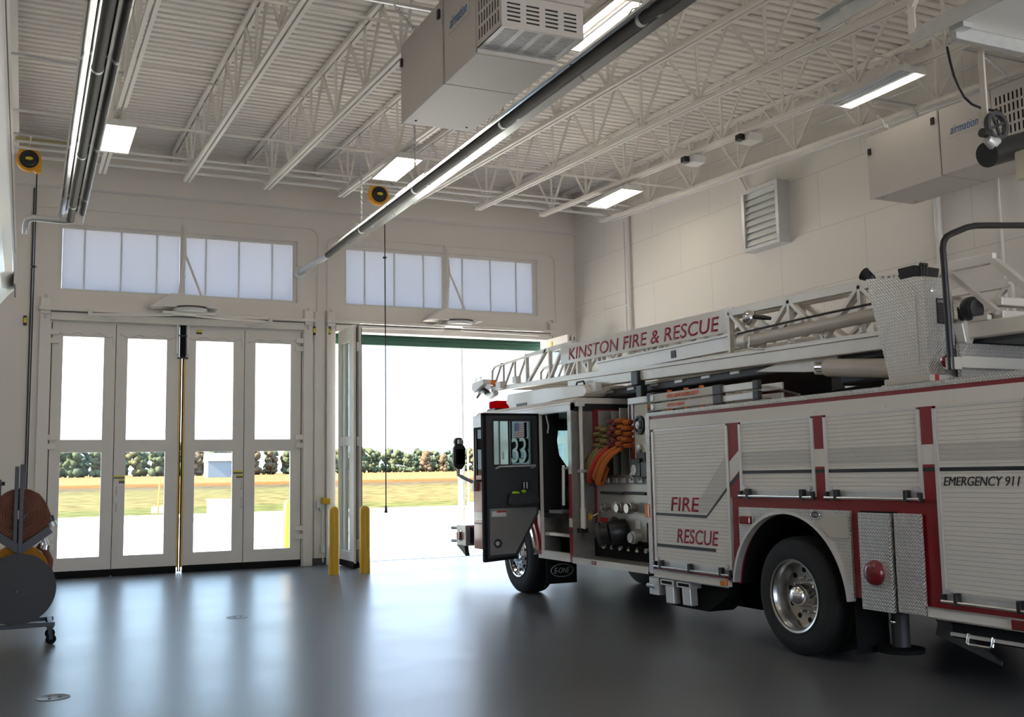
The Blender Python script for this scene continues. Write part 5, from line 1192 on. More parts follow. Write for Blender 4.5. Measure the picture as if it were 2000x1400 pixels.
# gauges, caps, pull handles, suction
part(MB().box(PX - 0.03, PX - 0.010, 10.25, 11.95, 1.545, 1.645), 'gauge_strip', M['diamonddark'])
for k in range(8):
    yy = 11.83 - k * 0.20
    g = part(MB().box(PX - 0.042, PX - 0.028, yy - 0.05, yy + 0.05, 1.565, 1.625), 'label_plate', M['galv'], bevel=0.004)
for a, b in ((11.18, 11.72), (10.66, 11.14)):
    part(MB().cyl((PX - 0.075, a, 1.435), (PX - 0.075, b, 1.442), 0.017, 12), 'grab_bar', M['blackplastic'])
for (yy, zz, r, l, mm) in ((11.62, 1.26, 0.055, 0.13, 'rim'), (11.36, 1.27, 0.06, 0.10, 'galv'), (11.20, 1.26, 0.065, 0.16, 'rim'), (10.98, 1.26, 0.07, 0.15, 'rim'), (11.45, 1.10, 0.05, 0.08, 'greysteel'), (10.93, 0.91, 0.075, 0.14, 'galv')):
    part(MB().lathe([(0, r * 0.7), (l * 0.4, r * 0.7), (l * 0.42, r), (l * 0.75, r), (l * 0.78, r * 0.85), (l, r * 0.8), (l, 0.001)], (PX - 0.01, yy, zz), 'x', 20, -1), 'discharge_cap', M[mm])
part(MB().tube([(PX - 0.01, 11.28, 0.97), (PX - 0.14, 11.30, 0.965), (PX - 0.20, 11.33, 0.955)], [0.155, 0.155, 0.14], 28), 'suction_inlet', M['blackplastic'])
sp = part(MB().tube([(PX - 0.19, 11.33, 0.955), (PX - 0.30, 11.42, 0.93)], [0.135, 0.13], 28, caps=False), 'suction_pipe', M['blackplastic'])
MB().tube([(PX - 0.27, 11.395, 0.937), (PX - 0.305, 11.424, 0.929)], [0.15, 0.15], 28, caps=False).build('suction_ring', M['greysteel'], sp)
MB().tube([(PX - 0.285, 11.408, 0.933), (PX - 0.283, 11.406, 0.933)], [0.125, 0.125], 28).build('suction_hole', M['black'], sp)
ps = part(MB().box(PX - 0.014, PX - 0.011, 11.66, 11.86, 0.86, 1.12), 'instruction_plate', M['sticker_white'])
MB().box(PX - 0.016, PX - 0.013, 11.66, 11.86, 1.06, 1.12).build('plate_header', M['sticker_red'], ps)
hw = part(MB().lathe([(0, 0.001), (0, 0.05), (0.012, 0.05), (0.012, 0.001)], (PX - 0.16, 11.86, 1.135), 'x', 20, -1), 'hand_wheel', M['yellow'], label='yellow hand wheel')
for a in range(3): MB().cyl((PX - 0.175, 11.86 + 0.027 * math.cos(a * 2.1), 1.135 + 0.027 * math.sin(a * 2.1)), (PX - 0.171, 11.86 + 0.027 * math.cos(a * 2.1), 1.135 + 0.027 * math.sin(a * 2.1)), 0.011, 8).build('wheel_hole', M['black'], hw)
part(MB().cyl((PX - 0.012, 11.83, 1.19), (PX - 0.16, 11.86, 1.135), 0.012, 8), 'wheel_stem', M['chrome'])
part(MB().box(PX - 0.03, PX - 0.02, 10.715, 10.735, 0.70, 1.09), 'sight_tube', M['blackplastic'])
for yy, zz, mm in ((10.63, 1.30, 'sticker_white'), (10.62, 1.14, 'galv'), (10.60, 1.00, 'galv'), (10.48, 0.90, 'galv'), (10.42, 1.25, 'galv'), (10.95, 1.06, 'sticker_white')):
    part(MB().box(PX - 0.018, PX - 0.011, yy - 0.055, yy + 0.055, zz - 0.05, zz + 0.05), 'label_plate', M[mm], bevel=0.003)
for k in range(6):
    yy = 11.72 - k * 0.20
    part(MB().tube([(PX - 0.01, yy, 0.77), (PX - 0.06, yy, 0.765), (PX - 0.075, yy - 0.02, 0.75)], [0.022, 0.026, 0.02], 10), 'drain_valve', M['chrome' if k in (1, 3, 4) else 'galv'])
for yy, zz in ((10.62, 1.19), (10.62, 1.12), (10.46, 1.10), (10.46, 0.98), (10.47, 0.74), (10.60, 0.72)):
    part(MB().cyl((PX - 0.05, yy, zz), (PX - 0.01, yy, zz), 0.022, 10), 'control_knob', M['blackplastic'])
# upper controls right of the hoses
part(MB().box(PX - 0.01, PX + 0.02, 10.20, 10.98, 1.66, 2.52), 'control_board', M['cream'])
part(MB().box(PX - 0.05, PX + 0.10, 10.20, 11.05, 2.52, 2.60), 'board_cap', M['white'], bevel=0.006)
gz_ = part(MB().lathe([(0, 0.115), (0.03, 0.115), (0.035, 0.085), (0.02, 0.08), (0.02, 0.001)], (PX - 0.01, 10.83, 2.26), 'x', 28, -1), 'siren_gauge', M['blackplastic'])
MB().lathe([(0, 0.05), (0.03, 0.045), (0.04, 0.001)], (PX - 0.03, 10.83, 2.26), 'x', 20, -1).build('gauge_core', M['galv'], gz_)
part(MB().lathe([(0, 0.05), (0.03, 0.05), (0.04, 0.035), (0.04, 0.001)], (PX - 0.01, 10.85, 1.98), 'x', 20, -1), 'control_dial', M['galv'])
part(MB().box(PX - 0.03, PX - 0.01, 10.72, 10.92, 1.78, 1.93), 'switch_panel', M['blackplastic'], bevel=0.005)
part(MB().tube([(PX - 0.03, 10.62, 2.05), (PX - 0.10, 10.58, 2.02), (PX - 0.10, 10.52, 1.85), (PX - 0.03, 10.50, 1.78)], 0.022, 10), 'grab_handle', M['galv'])
part(MB().box(PX - 0.14, PX - 0.01, 10.66, 10.86, 1.64, 1.80), 'gauge_case', M['blackplastic'], bevel=0.01)
part(MB().box(PX - 0.16, PX - 0.01, 10.45, 10.63, 1.62, 1.82), 'gauge_case', M['blackplastic'], bevel=0.02)
part(MB().lathe([(0, 0.001), (0.004, 0.06), (0.0, 0.065)], (PX - 0.145, 10.80, 1.72), 'x', 20, -1), 'gauge_face', M['gauge'])
part(MB().box(PX - 0.06, PX - 0.01, 10.80, 11.0, 1.64, 1.86), 'gauge_case', M['blackplastic'], bevel=0.01)
for k in range(4): part(MB().tube([(PX - 0.02, 11.02 - k * 0.18, 1.60), (PX - 0.05, 11.02 - k * 0.18, 1.66), (PX - 0.02, 11.02 - k * 0.18, 1.70)], 0.028, 10), 'pipe_fitting', M['chrome'])
# hose bed dividers
part(MB().box(PX - 0.02, PX + 1.8, 11.90, 12.0, 1.62, 2.52), 'hose_bed_wall', M['red'])
part(MB().box(PX, PX + 1.9, 10.98, 11.9, 1.60, 1.66), 'hose_bed_floor', M['stainless'])
for yy, h in ((11.88, 2.50), (11.52, 2.47), (11.33, 2.50), (11.12, 2.52)):
    part(MB().box(PX + 0.0, PX + 1.8, yy - 0.006, yy + 0.006, 1.66, h), 'hose_divider', M['stainless'])
part(MB().box(PX - 0.02, PX + 0.03, 10.975, 11.02, 1.66, 2.52), 'divider_edge', M['red'])
part(MB().box(PX + 1.6, PX + 1.62, 10.3, 12.0, 1.62, 2.50), 'hose_bed_back', M['greysteel'])
# white pole (pike pole) upright on the bay end plate
part(MB().tube([(XS + 0.10, 11.93, 2.58), (XS + 0.10, 11.93, 1.20)], 0.026, 12), 'upright_pole', M['white'])
part(MB().tube([(XS + 0.10, 11.93, 1.25), (XS + 0.10, 11.93, 0.98)], 0.036, 12), 'pole_foot', M['white'])
part(MB().box(XS + 0.05, XS + 0.15, 11.90, 12.0, 2.56, 2.62), 'pole_bracket', M['lampwhite'], bevel=0.006)
part(MB().box(XS + 0.06, XS + 0.16, 11.90, 12.0, 1.70, 1.74), 'pole_bracket', M['galv'], bevel=0.006)
part(MB().box(XS + 0.04, XS + 0.16, 11.90, 12.0, 0.93, 0.99), 'pole_bracket', M['blackplastic'], bevel=0.006)
# ---- cab shell
def cabside(x0, x1, full):
    holes = [(13.27, 13.93, 1.83, 2.48), (14.60, 15.22, 1.62, 2.40)]
    if full: holes.append((12.12, 12.955, 0.66, 2.505))
    return MB().plate('x', x0, x1, 12.03, 15.30, 0.55, 2.62, holes=holes + [(13.05, 14.62, 0.5, 1.16)])
cs = part(cabside(XS, XS + 0.05, True), 'cab_side', M['white'])
part(cabside(XF - 0.05, XF, False), 'cab_side', M['white'])
def band(y0, y1, z0, z1, m, nm, d=0.004): MB().box(XS - d, XS, y0, y1, z0, z1).build(nm, m, cs)
for a, b in ((12.03, 12.12), (14.62, 15.30)):
    band(a, b, 0.55, 1.685, M['red'], 'red_band'); band(a, b, 1.0, 1.115, M['white'], 'reflective_tape', 0.006); band(a, b, 0.93, 0.955, M['blackstripe'], 'pinstripe', 0.006)
band(12.955, 13.05, 0.60, 1.685, M['red'], 'red_band'); band(13.05, 14.62, 1.16, 1.685, M['red'], 'red_band')
for h in ((13.27, 13.93, 1.83, 2.48), (14.60, 15.22, 1.62, 2.40)):
    MB().box(XS + 0.015, XS + 0.022, h[0], h[1], h[2], h[3]).build('cab_window', M['darkglass'], cs)
    MB().plate('x', XS - 0.010, XS, h[0] - 0.035, h[1] + 0.035, h[2] - 0.035, h[3] + 0.035, holes=(h,)).build('window_gasket', M['black'], cs)
    MB().box(XF - 0.022, XF - 0.015, h[0], h[1], h[2], h[3]).build('cab_window', M['cabglass'], cs)
for y3 in (13.86, 13.60): text('3', (XS - 0.004, y3, 1.855), SV, UV, 0.24, 0.36, M['decal'], 'lettering', cs, shear=0.03, bold=0.0, label='pale numeral 3 on the cab window')
fg = MB().box(XS - 0.006, XS + 0.0, 13.42, 13.74, 2.215, 2.43).build('flag_decal', M['flagwhite'], cs, label='small flag decal on the cab window')
for k in range(7): MB().box(XS - 0.008, XS - 0.006, 13.42, 13.74, 2.215 + k * 0.0307, 2.2305 + k * 0.0307).build('flag_stripe', M['flagred'], cs)
MB().box(XS - 0.010, XS - 0.008, 13.60, 13.74, 2.315, 2.43).build('flag_canton', M['flagblue'], cs)
# white cross emblem on the front door, partly hidden
MB().prism([(14.80, 1.55), (14.66, 1.50), (14.70, 1.40), (14.66, 1.22), (14.80, 1.18), (14.86, 1.3), (14.86, 1.45)], 'x', XS - 0.007, XS - 0.004).build('door_emblem', M['white'], cs)
# curved front corner, front wall, roof
cf = MB(); nn = 8; vs = []
for i in range(nn + 1):
    t = PI / 2 * i / nn
    for z in (0.55, 1.685, 1.686, 2.62):
        vs.append((XS + 0.18 - 0.18 * math.cos(t), 15.30 + 0.13 * math.sin(t), z))
fsr = [(i * 4, i * 4 + 1, i * 4 + 5, i * 4 + 4) for i in range(nn)]; fsw = [(i * 4 + 2, i * 4 + 3, i * 4 + 7, i * 4 + 6) for i in range(nn)]
part(MB().add(vs, fsr, True), 'cab_corner', M['red']); part(MB().add(vs, fsw, True), 'cab_corner', M['white'])
part(MB().plate('y', 15.40, 15.43, XS + 0.18, XF, 0.55, 2.62, holes=((6.75, 8.7, 1.5, 2.45),)), 'cab_front', M['red'])
part(MB().box(6.74, 8.72, 15.41, 15.416, 1.49, 2.46), 'windscreen', M['cabglass'])
part(MB().plate('y', 15.385, 15.395, XS + 0.06, XF - 0.06, 1.16, 2.60, holes=((7.2, 8.6, 1.55, 2.40),)), 'cab_lining', M['interior'])  # opening kept smaller than the windscreen to dim the cab
part(MB().prism([(6.50, 1.16), (7.10, 1.16), (7.02, 1.60), (6.90, 1.80), (6.79, 1.95), (6.76, 2.15), (6.80, 2.40), (6.79, 2.595), (6.50, 2.595)], 'y', 13.0, 13.10), 'cab_view_blocker', M['interior'], bevel=0.02)  # dark cutout added to block the bright windscreen behind the doorway
part(MB().box(XS + 0.055, XF - 0.055, 12.07, 15.37, 2.58, 2.598), 'cab_headliner', M['interior'])
part(MB().plate('x', XF - 0.065, XF - 0.055, 12.07, 15.37, 1.16, 2.58, holes=((14.60, 15.22, 1.62, 2.40),)), 'cab_lining', M['interior'])  # dark sheet added over the far side to dim the cab
part(MB().plate('x', XS + 0.052, XS + 0.06, 13.0, 15.37, 1.16, 2.58, holes=((13.27, 13.93, 1.83, 2.48), (14.60, 15.22, 1.62, 2.40))), 'cab_lining', M['interior'])
part(MB().box(XS + 0.05, XS + 0.14, 15.425, 15.45, 0.95, 1.06), 'reflective_tape', M['white'])
part(MB().prism([(XS - 0.005, 2.50), (XS - 0.005, 2.60), (XS + 0.10, 2.68), (XF - 0.1, 2.68), (XF + 0.005, 2.60), (XF + 0.005, 2.50), (XF - 0.05, 2.50), (XF - 0.1, 2.60), (XS + 0.1, 2.60), (XS + 0.05, 2.50)], 'y', 12.03, 15.30), 'cab_roof', M['white'], bevel=0.01)
part(MB().plate('y', 12.03, 12.06, XS + 0.05, XF - 0.05, 0.62, 2.60, holes=((7.0, 8.4, 1.7, 2.2),)), 'cab_rear_wall', M['interior'])
part(MB().box(XS + 0.05, XF - 0.05, 12.06, 15.38, 1.10, 1.16), 'cab_floor', M['interior'])
part(MB().box(XS + 0.32, XF - 0.4, 12.95, 15.2, 1.16, 1.60), 'engine_cover', M['interior'], bevel=0.05)
for xx, y0 in ((6.95, 12.3), (7.6, 12.3), (6.75, 14.35), (8.2, 14.35)):
    st = part(MB().box(xx - 0.22, xx + 0.22, y0, y0 + 0.48, 1.30, 1.52), 'cab_seat', M['interior'], bevel=0.04)
    MB().box(xx - 0.21, xx + 0.21, y0 - 0.06, y0 + 0.08, 1.50, 2.25).build('seat_back', M['interior'], st, bevel=0.05)
part(MB().box(7.0, 7.5, 12.5, 12.9, 2.05, 2.55), 'equipment_pouch', M['interior'], bevel=0.06)
part(MB().tube([(XS + 0.10, 12.93, 2.50), (XS + 0.13, 12.92, 2.35), (XS + 0.12, 12.93, 2.25)], 0.012, 8), 'seat_belt', M['lampwhite'])
# step well
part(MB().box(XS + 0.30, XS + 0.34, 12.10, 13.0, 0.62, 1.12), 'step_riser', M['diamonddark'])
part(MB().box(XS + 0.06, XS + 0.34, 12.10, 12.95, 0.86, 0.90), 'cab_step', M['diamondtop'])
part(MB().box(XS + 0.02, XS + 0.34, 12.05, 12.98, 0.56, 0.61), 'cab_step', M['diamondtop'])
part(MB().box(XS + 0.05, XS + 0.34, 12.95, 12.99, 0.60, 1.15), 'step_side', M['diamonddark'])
part(MB().box(XS + 0.10, XS + 0.32, 12.5, 12.9, 1.155, 1.20), 'step_trim', M['galv'])
gh = part(MB().tube([(XS - 0.05, 12.16, 1.80), (XS - 0.06, 12.16, 1.28)], 0.02, 10), 'grab_rail', M['lampwhite'])
MB().tube([(XS - 0.05, 12.16, 1.76), (XS - 0.0, 12.10, 1.76)], 0.018, 8).build('rail_mount', M['chrome'], gh)
# front wheel fender
part(MB().ring('x', (13.83, 0.50), XS - 0.05, XS + 0.30, 0.80, 0.745, 0.10, PI - 0.12, 36), 'fender', M['chrome'], label='polished front fender lip')
part(MB().ring('x', (13.83, 0.50), XS - 0.03, XS + 0.30, 0.885, 0.80, 0.10, PI - 0.18, 36), 'fender', M['red'], label='red front fender')
# ---- open crew door
DY = 12.965
dp = [(6.44, 2.50), (5.625, 2.515), (5.61, 0.545), (6.10, 0.58), (6.43, 1.17)]
od_ = part(MB().plate('y', DY, DY + 0.055, 5.62, 6.44, 1.25, 2.51, holes=((5.765, 6.315, 1.83, 2.42),)), 'crew_door', M['charcoal'], bevel=0.006, label='open crew door seen from inside')
MB().prism([(6.44, 1.25), (5.62, 1.25), (5.62, 0.55), (6.08, 0.57), (6.42, 1.15)], 'y', DY, DY + 0.055).build('door_lower', M['charcoal'], od_)
MB().prism([(6.40, 1.24), (5.69, 1.24), (5.69, 0.62), (6.06, 0.635), (6.385, 1.16)], 'y', DY - 0.004, DY).build('kick_plate', M['diamonddark'], od_)
MB().box(5.755, 6.325, DY + 0.02, DY + 0.026, 1.82, 2.43).build('door_glass', M['doorglass'], od_)
MB().box(5.845, 5.86, DY - 0.004, DY + 0.03, 1.83, 2.42).build('glass_bar', M['blackplastic'], od_)
MB().plate('y', DY - 0.008, DY, 5.735, 6.345, 1.80, 2.45, holes=((5.765, 6.315, 1.83, 2.42),)).build('window_gasket', M['blackplastic'], od_, bevel=0.003)
for a, b, c, d in ((5.605, 5.65, 0.545, 2.52), (6.425, 6.448, 1.2, 2.50)): MB().box(a, b, DY - 0.012, DY + 0.06, c, d).build('door_seal', M['black'], od_)
MB().box(5.605, 6.448, DY - 0.012, DY + 0.06, 2.495, 2.525).build('door_seal', M['black'], od_)
MB().bar((5.605, DY + 0.02, 0.555), (6.09, DY + 0.02, 0.585), 0.07, 0.045).build('door_seal', M['black'], od_)
MB().tube([(5.83, DY - 0.045, 1.80), (6.37, DY - 0.045, 1.81)], 0.014, 10).build('assist_bar', M['galv'], od_)
for xx in (5.79, 6.32): MB().tube([(xx, DY, 1.775), (xx + 0.04, DY - 0.045, 1.80)], 0.014, 8).build('bar_mount', M['galv'], od_)
MB().box(5.88, 5.91, DY - 0.02, DY, 1.90, 2.0).build('glass_latch', M['galv'], od_, bevel=0.004)
MB().prism([(5.93, 1.30), (5.96, 1.43), (6.32, 1.44), (6.40, 1.36), (6.40, 1.30), (6.0, 1.27)], 'y', DY - 0.09, DY).build('map_pocket', M['charcoal'], od_, bevel=0.012)
for xx, zz in ((6.04, 1.445), (6.08, 1.44), (6.18, 1.46)): MB().ball((xx, DY - 0.05, zz), 0.035, 10, (1.1, 0.7, 0.7)).build('lime_cloth', M['hiviz'], od_)
MB().bar((6.02, DY - 0.02, 1.60), (6.14, DY - 0.03, 1.565), 0.03, 0.02).build('window_crank', M['blackplastic'], od_)
for k in range(2): MB().box(6.20 + k * 0.045, 6.215 + k * 0.045, DY - 0.006, DY, 1.50, 1.585).build('switch_light', M['sticker_white'], od_)
MB().box(6.17, 6.30, DY - 0.003, DY, 1.485, 1.60).build('switch_plate', M['blackplastic'], od_)
MB().box(5.72, 5.93, DY - 0.007, DY - 0.003, 1.13, 1.205).build('warning_label', M['sticker_white'], od_)
MB().box(5.79, 5.93, DY - 0.009, DY - 0.006, 1.185, 1.205).build('warning_label', M['sticker_red'], od_)
MB().lathe([(0, 0.06), (0.01, 0.06), (0.012, 0.045), (0.003, 0.045), (0.003, 0.001)], (5.80, DY - 0.003, 0.775), 'y', 24, -1).build('door_lamp', M['blackplastic'], od_)
MB().lathe([(0, 0.001), (0.003, 0.044)], (5.80, DY - 0.008, 0.775), 'y', 24, 1).build('lamp_lens', M['galv'], od_)
# ---- front end
bp = part(MB().prism([(XS + 0.02, 15.72), (XS + 0.02, 16.10), (XS + 0.12, 16.28), (XF - 0.12, 16.28), (XF - 0.02, 16.10), (XF - 0.02, 15.72)], 'z', 0.56, 0.89), 'front_bumper', M['alubrush'], bevel=0.01)
part(MB().box(XS + 0.10, XF - 0.1, 15.42, 15.73, 0.60, 0.86), 'bumper_bracket', M['black'])
MB().box(XS - 0.03, XS + 0.025, 15.86, 16.0, 0.66, 0.78).build('marker_light', M['redlens'], bp, bevel=0.01)
MB().lathe([(0, 0.001), (0, 0.085), (0.012, 0.085), (0.014, 0.07)], (XS + 0.02, 15.93, 0.72), 'x', 20, -1).build('bezel', M['chrome'], bp)
for z in (0.62, 0.83): MB().cyl((XS + 0.10, 16.22, z), (XS + 0.04, 16.36, z), 0.028, 10).build('rub_roller', M['galv'], bp)
MB().prism([(16.20, 0.56), (15.85, 0.56), (15.80, 0.40)], 'x', XS + 0.05, XS + 0.12).build('tow_eye', M['greysteel'], bp)
mr = part(MB().prism([(6.085, 1.87), (6.09, 2.13), (6.13, 2.17), (6.25, 2.17), (6.29, 2.12), (6.28, 1.86), (6.22, 1.78), (6.12, 1.80)], 'y', 15.22, 15.31), 'door_mirror', M['blackplastic'], bevel=0.02)
MB().prism([(6.12, 2.15), (6.10, 2.22), (6.13, 2.28), (6.22, 2.28), (6.25, 2.22), (6.24, 2.15)], 'y', 15.22, 15.31).build('spot_mirror', M['blackplastic'], mr, bevel=0.015)
MB().box(6.14, 6.22, 15.212, 15.22, 2.18, 2.25).build('mirror_glass', M['chrome'], mr, bevel=0.004)
MB().box(6.12, 6.26, 15.212, 15.22, 1.86, 2.10).build('mirror_glass', M['darkglass'], mr, bevel=0.004)
MB().tube([(6.17, 15.26, 1.79), (6.17, 15.26, 1.70), (6.22, 15.25, 1.67), (XS + 0.02, 15.20, 1.545)], 0.028, 10).build('mirror_arm', M['lampwhite'], mr)
MB().box(XS - 0.07, XS + 0.0, 15.14, 15.24, 1.44, 1.60).build('mirror_mount', M['galv'], mr, bevel=0.008)
# ---- roof light, white roof box, floodlight
lb = part(MB().box(6.72, 7.05, 15.02, 15.30, 2.73, 2.86), 'beacon', M['clearred'], bevel=0.03, label='red beacon on the cab roof')
MB().box(6.70, 7.08, 15.0, 15.32, 2.695, 2.735).build('beacon_base', M['blackplastic'], lb, bevel=0.005)
MB().box(7.07, 7.32, 15.04, 15.28, 2.72, 2.83).build('clear_lens', M['lampwhite'], lb, bevel=0.02)
part(MB().prism([(14.80, 2.80), (14.74, 2.93), (13.50, 2.93), (12.30, 2.88), (12.22, 2.82), (12.22, 2.76), (12.30, 2.72), (13.20, 2.72), (14.10, 2.66), (14.55, 2.66)], 'x', 6.80, 7.45), 'ladder_cradle', M['white'], bevel=0.012)
part(MB().box(6.79, 6.80, 14.05, 14.40, 2.69, 2.76), 'cradle_vent', M['greysteel'])
part(MB().box(6.85, 6.95, 12.9, 13.1, 2.66, 2.80), 'cradle_leg', M['galv']); part(MB().box(6.85, 6.95, 14.6, 14.8, 2.66, 2.80), 'cradle_leg', M['galv'])
fl2 = part(MB().box(6.86, 6.98, 12.28, 12.93, 2.775, 2.885), 'floodlight', M['lampwhite'], bevel=0.01)
MB().box(6.852, 6.862, 12.32, 12.90, 2.795, 2.865).build('lamp_glass', M['stainless'], fl2)
MB().box(6.87, 6.97, 12.08, 12.28, 2.77, 2.90).build('end_housing', M['lampwhite'], fl2, bevel=0.01)
MB().tube([(6.92, 12.72, 2.885), (6.92, 12.68, 2.945), (6.92, 12.50, 2.945), (6.92, 12.46, 2.885)], 0.014, 8).build('carry_handle', M['blackplastic'], fl2)
part(MB().tube([(6.92, 12.5, 2.62), (6.92, 12.5, 2.78)], 0.022, 10), 'lamp_post', M['galv'])
# ---- aerial ladder: nested sections, each a pair of trusses (sub-parts of one part)
AL = part(MB().box(7.18, 8.12, 5.4, 13.6, 2.80, 2.83), 'aerial_ladder', M['ladder'])
def sub(mb, name, m=None, **k): return mb.build(name, m or M['ladder'], AL, **k)
S_ = 0.020                                       # gentle rise to the front
def zz(y, z): return z + S_ * (y - 9.0)
def truss(x, y0, y1, zt, zbm, tw, step, web, phase=0, start=0, vert=True):
    sub(MB().bar((x, y0, zz(y0, zt)), (x, y1, zz(y1, zt)), 0.05, tw), 'top_rail', bevel=0.004)
    y = y0 + start; k = phase
    while y + step <= y1 + 0.01:
        a, b = ((y, zbm), (y + step, zt)) if k % 2 == 0 else ((y, zt), (y + step, zbm))
        sub(MB().bar((x, a[0], zz(a[0], a[1])), (x, b[0], zz(b[0], b[1])), 0.04, web, ref=(1, 0, 0)), 'truss_brace')
        if vert and (k % 2 == 0 or k == phase):
            yv = y + step if k % 2 == 0 else y
            sub(MB().bar((x, yv, zz(yv, zbm)), (x, yv, zz(yv, zt)), 0.04, web, ref=(1, 0, 0)), 'truss_post')
        y += step; k += 1
# base section, left and right
for x in (7.05, 8.25):
    near = x < 7.5
    sub(MB().bar((x, 5.55, zz(5.55, 2.86)), (x, 13.1, zz(13.1, 2.86)), 0.12, 0.13), 'base_rail', bevel=0.01)
    sub(MB().bar((x - 0.045, 5.9, zz(5.9, 2.945)), (x - 0.045, 12.6, zz(12.6, 2.945)), 0.05, 0.04), 'rail_flange')
    truss(x, 5.85, 9.35, 3.425, 2.98, 0.085, 0.50, 0.055, phase=0)
    sub(MB().bar((x, 5.85, zz(5.85, 3.40)), (x, 5.30, zz(5.3, 2.90)), 0.05, 0.075, ref=(1, 0, 0)), 'end_brace')
    if not near: sub(MB().bar((x, 9.35, zz(9.35, 3.425)), (x, 13.3, zz(13.3, 3.40)), 0.05, 0.085), 'top_rail')
# middle section
for x in (7.16, 8.14):
    sub(MB().box(x - 0.05, x + 0.05, 9.05, 12.40, 3.03, 3.20), 'mid_rail', bevel=0.012)
    truss(x, 6.6, 13.2, 3.39, 3.12, 0.05, 0.42, 0.045, phase=1)
MR = sub(MB().box(7.095, 7.11, 9.07, 12.38, 3.045, 3.185), 'rail_face', M['alubrush'], bevel=0.005)
sub(MB().box(7.088, 7.096, 10.50, 10.60, 3.06, 3.15), 'rail_slot', M['blackplastic'])
for z in (3.035, 3.195): sub(MB().box(7.07, 7.11, 9.05, 12.40, z - 0.012, z + 0.012), 'rail_lip', M['alubrush'])
sub(MB().box(7.06, 7.14, 8.96, 9.07, 3.0, 3.22), 'rail_end_block', M['alubrush'], bevel=0.006)
# fly section to the tip
for x in (7.16, 8.08):
    sub(MB().bar((x, 11.5, zz(11.5, 2.985)), (x, 16.1, zz(16.1, 2.985)), 0.07, 0.08), 'fly_rail', bevel=0.006)
    sub(MB().bar((x, 13.2, zz(13.2, 3.49)), (x, 14.80, zz(14.8, 3.43)), 0.05, 0.06), 'top_rail')
    for y in (12.35, 12.75, 13.45, 13.95, 14.75):
        sub(MB().bar((x, y, zz(y, 3.02)), (x, y, zz(y, 3.47)), 0.045, 0.055, ref=(1, 0, 0)), 'truss_post')
    for a, b in ((12.35, 12.75), (12.75, 13.20), (13.45, 13.05), (13.95, 13.50), (14.70, 14.05)):
        sub(MB().bar((x, a, zz(a, 3.02)), (x, b, zz(b, 3.47)), 0.04, 0.05, ref=(1, 0, 0)), 'truss_brace')
    sub(MB().tube([(x, 14.75, zz(14.75, 3.42)), (x, 16.0, zz(16.0, 3.36)), (x, 16.10, zz(16.1, 3.30)), (x, 16.13, zz(16.1, 3.02))], 0.022, 8), 'tip_rail')
    for y in (15.2, 15.65):
        sub(MB().bar((x, y, zz(y, 3.02)), (x, y, zz(y, 3.40)), 0.03, 0.035, ref=(1, 0, 0)), 'truss_post')
    for a, b in ((15.6, 15.25), (15.15, 14.8), (16.05, 15.72)):
        sub(MB().bar((x, a, zz(a, 3.02)), (x, b, zz(b, 3.40)), 0.03, 0.035, ref=(1, 0, 0)), 'truss_brace')
for k in range(27):
    y = 6.0 + k * 0.375
    sub(MB().tube([(7.14, y, zz(y, 2.98)), (8.12, y, zz(y, 2.98))], 0.018, 8), 'rung')
# sign board
sg = sub(MB().add([(7.075, 13.45, 3.555), (7.075, 9.33, 3.495), (7.075, 9.33, 3.225), (7.075, 13.45, 3.275), (7.095, 13.45, 3.555), (7.095, 9.33, 3.495), (7.095, 9.33, 3.225), (7.095, 13.45, 3.275)],
         [(0, 1, 2, 3), (7, 6, 5, 4), (0, 4, 5, 1), (1, 5, 6, 2), (2, 6, 7, 3), (3, 7, 4, 0)]), 'sign_board', M['white'], label='white ladder sign board')
rv = Vector((0, -(13.45 - 9.33), -(3.555 - 3.495))).normalized()
t3 = text('KINSTON FIRE & RESCUE', (7.0745, 13.20, 3.315), rv, UV, 3.62, 0.168, M['redtext'], 'lettering', AL, shear=0.22, bold=0.004, label='red KINSTON FIRE & RESCUE lettering')
# cover plates under the ladder, waterway, lift cylinder
sub(MB().box(7.12, 8.18, 5.6, 12.9, 2.70, 2.80), 'underside', M['greysteel'], bevel=0.02)
for k in range(6): sub(MB().box(7.10, 7.13, 9.3 + k * 0.55, 9.46 + k * 0.55, 2.755, 2.785), 'underside_tab', M['ladder'])
sub(MB().prism([(8.55, 2.80), (7.75, 2.80), (7.70, 2.70), (7.80, 2.64), (8.2, 2.66), (9.0, 2.74)], 'x', 7.08, 7.14), 'cylinder_bracket', M['ladder'], bevel=0.006)
sub(MB().tube([(6.98, 9.02, 3.065), (6.98, 6.95, 3.08)], 0.062, 18), 'waterway_pipe', M['beige'])
sub(MB().tube([(6.97, 9.06, 3.07), (6.97, 8.93, 3.07)], 0.075, 18), 'pipe_collar', M['alubrush'])
sub(MB().tube([(6.95, 9.1, 3.16), (6.94, 8.0, 3.175), (6.95, 6.85, 3.18)], 0.012, 8), 'control_hose', M['blackplastic'])
for y in (8.86, 6.98): sub(MB().tube([(6.92, y, 3.10), (6.905, y, 2.98), (6.92, y - 0.08, 2.955), (6.98, y - 0.16, 2.95)], 0.010, 6), 'pipe_clip', M['galv'])
sub(MB().tube([(7.02, 7.80, 2.665), (7.02, 6.6, 2.54)], 0.088, 20), 'lift_cylinder', M['beige'])
sub(MB().tube([(7.02, 7.95, 2.68), (7.02, 7.78, 2.665)], 0.045, 16), 'cylinder_rod', M['chrome'])
sub(MB().lathe([(0, 0.05), (0.02, 0.05), (0.03, 0.03), (0.03, 0.001)], (7.06, 7.97, 2.685), 'x', 20, -1), 'pivot_pin', M['galv'])
sub(MB().box(7.06, 7.2, 7.86, 8.06, 2.62, 2.75), 'pivot_clevis', M['ladder'], bevel=0.02)
